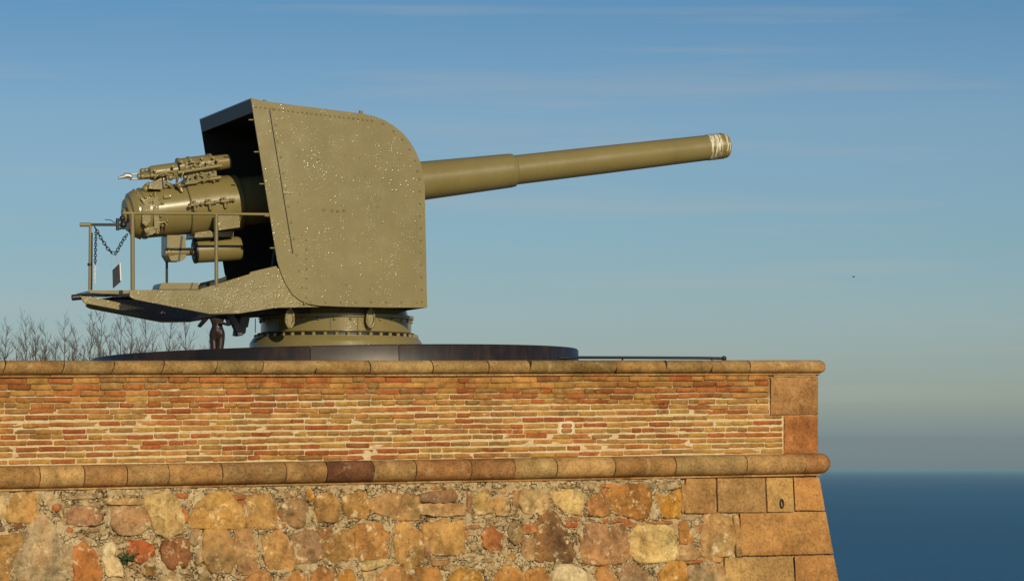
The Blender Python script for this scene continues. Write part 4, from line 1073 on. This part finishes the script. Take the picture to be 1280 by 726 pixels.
# chain: links as sub-pieces of one part each
def chain(pts, v, n, name, m):
    P = [G(x, y, v) for x, y in pts]; L = [0]
    for i in range(len(P) - 1): L.append(L[-1] + (P[i + 1] - P[i]).length)
    mb = MB()
    for k in range(n):
        d_ = L[-1] * (k + .5) / n; j = max(i for i in range(len(L)) if L[i] <= d_); j = min(j, len(P) - 2)
        c = P[j].lerp(P[j + 1], (d_ - L[j]) / (L[j + 1] - L[j])); t = (P[j + 1] - P[j]).normalized()
        sd = t.cross(Vector((0, 1, 0))).normalized() if k % 2 else Vector((0, 1, 0)).lerp(t.cross(Vector((0, 1, 0))).normalized(), .35).normalized()
        r1 = L[-1] / n * .72
        mb.tube([c + t * math.cos(q) * r1 + sd * math.sin(q) * r1 * .6 for q in [2 * math.pi * i / 10 for i in range(11)]], .0062, 5, cap=False)
    gb(mb, name, m)
chain([(118.5, 284), (127, 299), (135, 311), (140, 316), (145, 316.5), (149, 309), (154, 300), (159, 293)], -.1, 17, 'safety_chain', M_black)
chain([(120, 287), (119.8, 300), (119.2, 318), (119, 331)], -.1, 13, 'hanging_chain', M_black)
chain([(119, 331), (118.6, 344), (118.4, 353)], -.1, 8, 'hanging_chain', M_white)
mb = MB(); mb.tube([G(139, 317, -.1), G(139.5, 333, -.1)], .004, 5); mb.tube([G(145.3, 317, -.1), G(145.3, 330, -.1)], .004, 5); gb(mb, 'sign_wire', M_steel)
sg = MB(); b0 = G(140.3, 337, -.1); b1 = G(147, 330, -.22)
vs = [G(140.5, 337.5, -.1), G(146.5, 329.5, -.1) + Vector((0, -.16, .0)), G(147.5, 352, -.1) + Vector((0, -.16, 0)), G(141, 360, -.1)]
nv = (Vector(vs[1]) - Vector(vs[0])).cross(Vector(vs[3]) - Vector(vs[0])).normalized() * .012
sg.prism(vs, [Vector(v) + nv for v in vs]); gb(sg, 'hanging_sign', simple('grey_sign_plate', (.10, .10, .105), .6))
sg = MB(); e_ = Vector(vs[1]); f_ = Vector(vs[2]); sg.tube([e_, f_], .010, 6); gb(sg, 'sign_edge', M_white)
# ---- pedestal
def pr(px): return px / 95.0
W0 = 0.0
def wz(y, off=1.0): return G(420, y, -off).z
mb = MB(); mb.lathe((0, 0, 0), (0, 0, 1), [(-.03, pr(108)), (wz(426), pr(108)), (wz(421), pr(105)), (wz(419.5), pr(103.5)), (wz(418.5), pr(103.5)), (wz(418), pr(98))], 96); gb(mb, 'base_flange', M_olive_rough)
mb = MB(); mb.lathe((0, 0, 0), (0, 0, 1), [(wz(418.2), pr(95)), (wz(414), pr(95))], 96); gb(mb, 'flange_gap', M_black)
mb = MB(); mb.lathe((0, 0, 0), (0, 0, 1), [(wz(414.2), pr(97)), (wz(413), pr(98.5)), (wz(412), pr(94)), (wz(396), pr(94)), (wz(395), pr(97)), (wz(391), pr(97)), (wz(390), pr(90)), (wz(382), pr(88))], 96); gb(mb, 'pedestal_ring', M_olive)
for k in range(44):
    q = 2 * math.pi * k / 44; mb = MB()
    mb.lathe((math.cos(q) * pr(100), math.sin(q) * pr(100), wz(419.5)), (0, 0, 1), [(0, .028), (.045, .028), (.05, .02)], 6); gb(mb, 'flange_bolt')
for k in range(30):
    q = 2 * math.pi * k / 30; mb = MB(); mb.blob((math.cos(q) * pr(94.5), math.sin(q) * pr(94.5), wz(398)), .022); gb(mb, 'ring_stud')
# vertical joint strips on the ring
for xx in (415, 447, 345):
    mb = MB(); u = G(xx, 405, -pr(94)).x; v_ = -math.sqrt(max(0, pr(94.6) ** 2 - u * u)); mb.tube([(u, v_, wz(413)), (u, v_, wz(395))], .006, 6); gb(mb, 'joint_strip')
for xx in (362, 463):
    q0 = G(xx, 397, -1.05); mb = MB(); cz = q0.z - .01
    mb.tube([(q0.x + .052 * math.sin(a), -1.06, cz + .115 * math.cos(a)) for a in [2 * math.pi * i / 20 for i in range(21)]], .018, 8, cap=False)
    mb.add([(q0.x + .050 * math.sin(a), -1.055, cz + .110 * math.cos(a)) for a in [2 * math.pi * i / 16 for i in range(16)]], [list(range(16))])
    mb.tube([(q0.x, -1.06, cz + .10), (q0.x, -1.06, cz + .16)], .03, 8)
    gb(mb, 'lashing_ring', M_olive_rough)
# turntable body between pedestal and shield, front fascia
mb = MB(); mb.lathe((0, 0, 0), (0, 0, 1), [(wz(386), pr(86)), (wz(376), pr(86))], 64); gb(mb, 'turntable', M_inner_shade)
mb = plate([(380, 384), (500, 384), (503, 392), (498, 393), (380, 391)], -.4, .5); gb(mb, 'turntable_beam', M_inner_shade)
# brackets hanging under the platform
mb = MB(); mb.prism([G(x, y, -.55) for x, y in ((285, 391), (291, 391), (301, 408), (303, 418), (298, 419))], [G(x, y, -.55) + Vector((0, .12, 0)) for x, y in ((285, 391), (291, 391), (301, 408), (303, 418), (298, 419))]); gb(mb, 'step_bracket', M_black, .006)
gb(plate([(296, 390), (314, 388), (310, 409), (308, 409), (307, 416), (303, 419.5), (298, 418.5), (300, 405), (302, 394)], -.5, -.2), 'step_bracket', M_black, .006)
gb(plate([(296, 391.5), (350, 384), (398, 383), (398, 390), (345, 392), (314, 394.5), (305, 394)], -.75, .4), 'slewing_beam', M_inner_shade)

# ================================================================== cable along the coping
cb = MB(); pts = [at(645, 449.2, 40.6), at(660, 447.8, 40.6), at(727, 446.6, 41.0), at(800, 446.8, 41.3), at(880, 447.3, 41.6), at(905, 447.8, 41.7)]
cb.tube(pts, .018, 8); cb.blob(pts[-1], .035)
for x in (778, 890):
    q = at(x, 447, 41.3); cb.tube([q, q - Vector((0, 0, .30))], .012, 6)
tag(cb.build('rail_bar', M_black, origin=pts[0]), 'thin black metal bar running just above the wall coping right of the gun', 'bar')

# ================================================================== bronze statue behind the gun
DS = 77.0; px = F / DS
foot = at(271.5, 420, DS); foot.z = foot.z - .92
st = empty('bronze_statue', tuple(foot)); st.scale = (1.25, 1.25, 1.0)
tag(st, 'dark bronze statue of a standing figure seen below the gun platform', 'statue')
J = {'pel': (0, 0, .95), 'bel': (0, -.01, 1.08), 'wai': (0, 0, 1.17), 'che': (0, -.03, 1.33), 'nec': (0, 0, 1.48), 'hed': (0, -.01, 1.58), 'top': (0, 0, 1.66),
     'hl': (-.072, 0, .90), 'kl': (-.055, -.03, .50), 'al': (-.05, .02, .09), 'tl': (-.06, -.14, .03),
     'hr': (.072, 0, .90), 'kr': (.055, -.05, .50), 'ar': (.05, .01, .09), 'tr': (.06, -.15, .03),
     'sl': (-.17, 0, 1.41), 'el': (-.35, -.06, 1.14), 'wl': (-.20, -.20, 1.30), 'sr': (.17, 0, 1.41), 'er': (.25, -.08, 1.18), 'wr': (.06, -.20, 1.24)}
RA = {'pel': (.16, .13), 'bel': (.145, .12), 'wai': (.095, .09), 'che': (.135, .12), 'nec': (.05, .05), 'hed': (.085, .10), 'top': (.06, .07), 'hl': (.095, .10), 'kl': (.06, .06), 'al': (.038, .038), 'tl': (.035, .03),
      'hr': (.095, .10), 'kr': (.06, .06), 'ar': (.038, .038), 'tr': (.035, .03), 'sl': (.06, .06), 'el': (.045, .045), 'wl': (.03, .03), 'sr': (.06, .06), 'er': (.045, .045), 'wr': (.03, .03)}
E = [('pel', 'bel'), ('bel', 'wai'), ('wai', 'che'), ('che', 'nec'), ('nec', 'hed'), ('hed', 'top'), ('pel', 'hl'), ('hl', 'kl'), ('kl', 'al'), ('al', 'tl'), ('pel', 'hr'), ('hr', 'kr'), ('kr', 'ar'), ('ar', 'tr'), ('che', 'sl'), ('sl', 'el'), ('el', 'wl'), ('che', 'sr'), ('sr', 'er'), ('er', 'wr')]
ks = list(J); me = bpy.data.meshes.new('body'); me.from_pydata([J[k] for k in ks], [(ks.index(a), ks.index(b)) for a, b in E], [])
bo = bpy.data.objects.new('body', me); COL.objects.link(bo); bo.parent = st; me.materials.append(M_bronze)
bo.modifiers.new('skin', 'SKIN')
for i, k in enumerate(ks): me.skin_vertices[0].data[i].radius = RA[k]; me.skin_vertices[0].data[i].use_root = (k == 'pel')
sb = bo.modifiers.new('sub', 'SUBSURF'); sb.levels = 2; sb.render_levels = 2
pd = MB(); pd.box((0, 0, -(foot.z - 1.06) / 2), (.7, .7, foot.z - 1.06)); pd.build('plinth', M_terr, st, bevel=.02)

# ================================================================== bare trees beyond the terrace
def tree(x, ytop, D, seed, spread=1.0, label='', shrub=False):
    random.seed(seed)
    base = at(x, 450, D); base.z = 1.06; H = (at(x, ytop + 2, D).z - base.z)
    root = empty('bare_tree' if not shrub else 'bare_shrub', tuple(base)); tag(root, label, 'tree' if not shrub else 'shrub', 'bare winter trees behind the wall' if not shrub else 'low bare shrubs behind the wall')
    tk = MB(); cr = MB()
    def wob(a): return Vector((random.uniform(-a, a), random.uniform(-a, a), random.uniform(-a, a) * .5))
    pts = [Vector((0, 0, -.02))]; n = 9
    for i in range(n): pts.append(pts[-1] + Vector((random.uniform(-.05, .05) * spread, random.uniform(-.05, .05), H / n)))
    rs = [.030 * (1 - i / (n + 1.5)) + .005 for i in range(n + 1)]
    tk.tube(pts, rs, 6)
    def br(p, d, L, r_, lev):
        q = [p]; m_ = 4
        for i in range(m_): d = (d + wob(.16) + Vector((0, 0, .09))).normalized(); q.append(q[-1] + d * L / m_)
        cr.tube(q, [r_ * (1 - .75 * i / m_) for i in range(m_ + 1)], 4, cap=False)
        if lev < 3:
            for k in range(random.randint(3, 4)):
                j = random.randint(1, m_); dd = (d + wob(.75)).normalized(); br(q[j], dd, L * random.uniform(.38, .6), max(.0031, r_ * .58), lev + 1)
    for i in range(2, n + 1):
        for _ in range(random.randint(3, 5)):
            q = random.random() * 6.28; el = random.uniform(.8, 2.0)
            d = Vector((math.cos(q) * spread, math.sin(q) * spread, el)).normalized()
            f = i / n; br(pts[i] if i <= n else pts[-1], d, H * (.24 - .13 * f) * random.uniform(.7, 1.2), rs[i] * .55 + .002, 1)
    tk.build('trunk', M_bark, root); cr.build('crown', M_bark, root)
TR = [(9, 418, 'leafless sapling, leftmost of the bare trees behind the wall'), (31, 407, 'tall leafless forked tree, second cluster from the left edge'), (46, 415, 'thin bare tree just right of the tall forked one at the left'),
      (60, 418, 'low twiggy bare tree between the left cluster and the lone leaning tree'), (82, 409, 'lone leaning bare tree halfway between left edge and the dense clump'), (100, 420, 'short bushy bare tree at the left of the dense clump'),
      (113, 403, 'bare tree with wide forks left of the loading platform'), (130, 402, 'bare tree with fine upright twigs under the rear deck'), (148, 396, 'tallest bare tree, straight trunk under the platform end'),
      (168, 402, 'slender bare tree right of the tallest one'), (183, 399, 'dense bare tree beneath the middle of the platform'), (210, 404, 'rounded twiggy bare tree, second from the right'),
      (226, 404, 'open thin bare tree nearest the bronze statue'), (257, 425, 'tiny bare treetop beside the bronze statue')]
for i, (x, y, lb) in enumerate(TR): tree(x, y, 105 + (i * 37 % 17), 40 + i, 1.0, lb)

SHL = ['cut by the left edge of the photo', 'between the leftmost sapling and the tall forked tree', 'right behind the tall forked tree', 'left of the low twiggy tree', 'left of the lone leaning tree', 'right of the lone leaning tree',
       'left of the tree with wide forks', 'right of the tree with wide forks', 'left of the tallest tree trunk', 'right of the tallest tree trunk', 'under the middle of the platform',
       'above the left tip of the dark round platform', 'left of the thin tree nearest the statue']
for i, x in enumerate((-6, 18, 38, 53, 71, 90, 107, 122, 138, 158, 176, 195, 218)):
    tree(x, 428 + (i * 7) % 11, 99 + (i * 5) % 7, 90 + i, 1.0, 'low leafless shrub ' + SHL[i], True)

# ================================================================== bird far off in the sky
bp = at(1067, 346, 160); bd_ = MB()
bd_.lathe((-.10, 0, 0), (1, 0, 0), [(0, .004), (.04, .03), (.11, .035), (.17, .02), (.20, .004)], 8)
for sgn in (-1, 1): bd_.add([(.02, 0, .01), (-.05, 0, .01), (-.06, sgn * .20, .05), (0, sgn * .22, .055), (.02, 0, .02), (-.05, 0, .02), (-.06, sgn * .20, .058), (0, sgn * .22, .06)], [(0, 1, 2, 3), (4, 7, 6, 5), (0, 3, 7, 4), (1, 5, 6, 2), (2, 6, 7, 3)])
bo = bd_.build('bird', M_bird, origin=None); bo.location = bp; bo.scale = (.7, .7, .7); bo.rotation_euler = (0, 0, R(20)); tag(bo, 'tiny dark bird flying far off in the sky right of the muzzle', 'bird')

# ================================================================== sea haze: one closed box of thin even air
hz = MB(); hz.box((0, 90000, -60.5), (400000, 300000, 133))
m = bpy.data.materials.new('haze_air'); m.use_nodes = True; t = m.node_tree; t.nodes.clear()
vo = N(t, 'ShaderNodeVolumePrincipled'); vo.inputs['Color'].default_value = (.42, .70, .84, 1); vo.inputs['Density'].default_value = 1.2e-5; vo.inputs['Anisotropy'].default_value = 0.0
t.links.new(vo.outputs[0], N(t, 'ShaderNodeOutputMaterial').inputs['Volume'])
tag(hz.build('haze', m), kind='stuff')
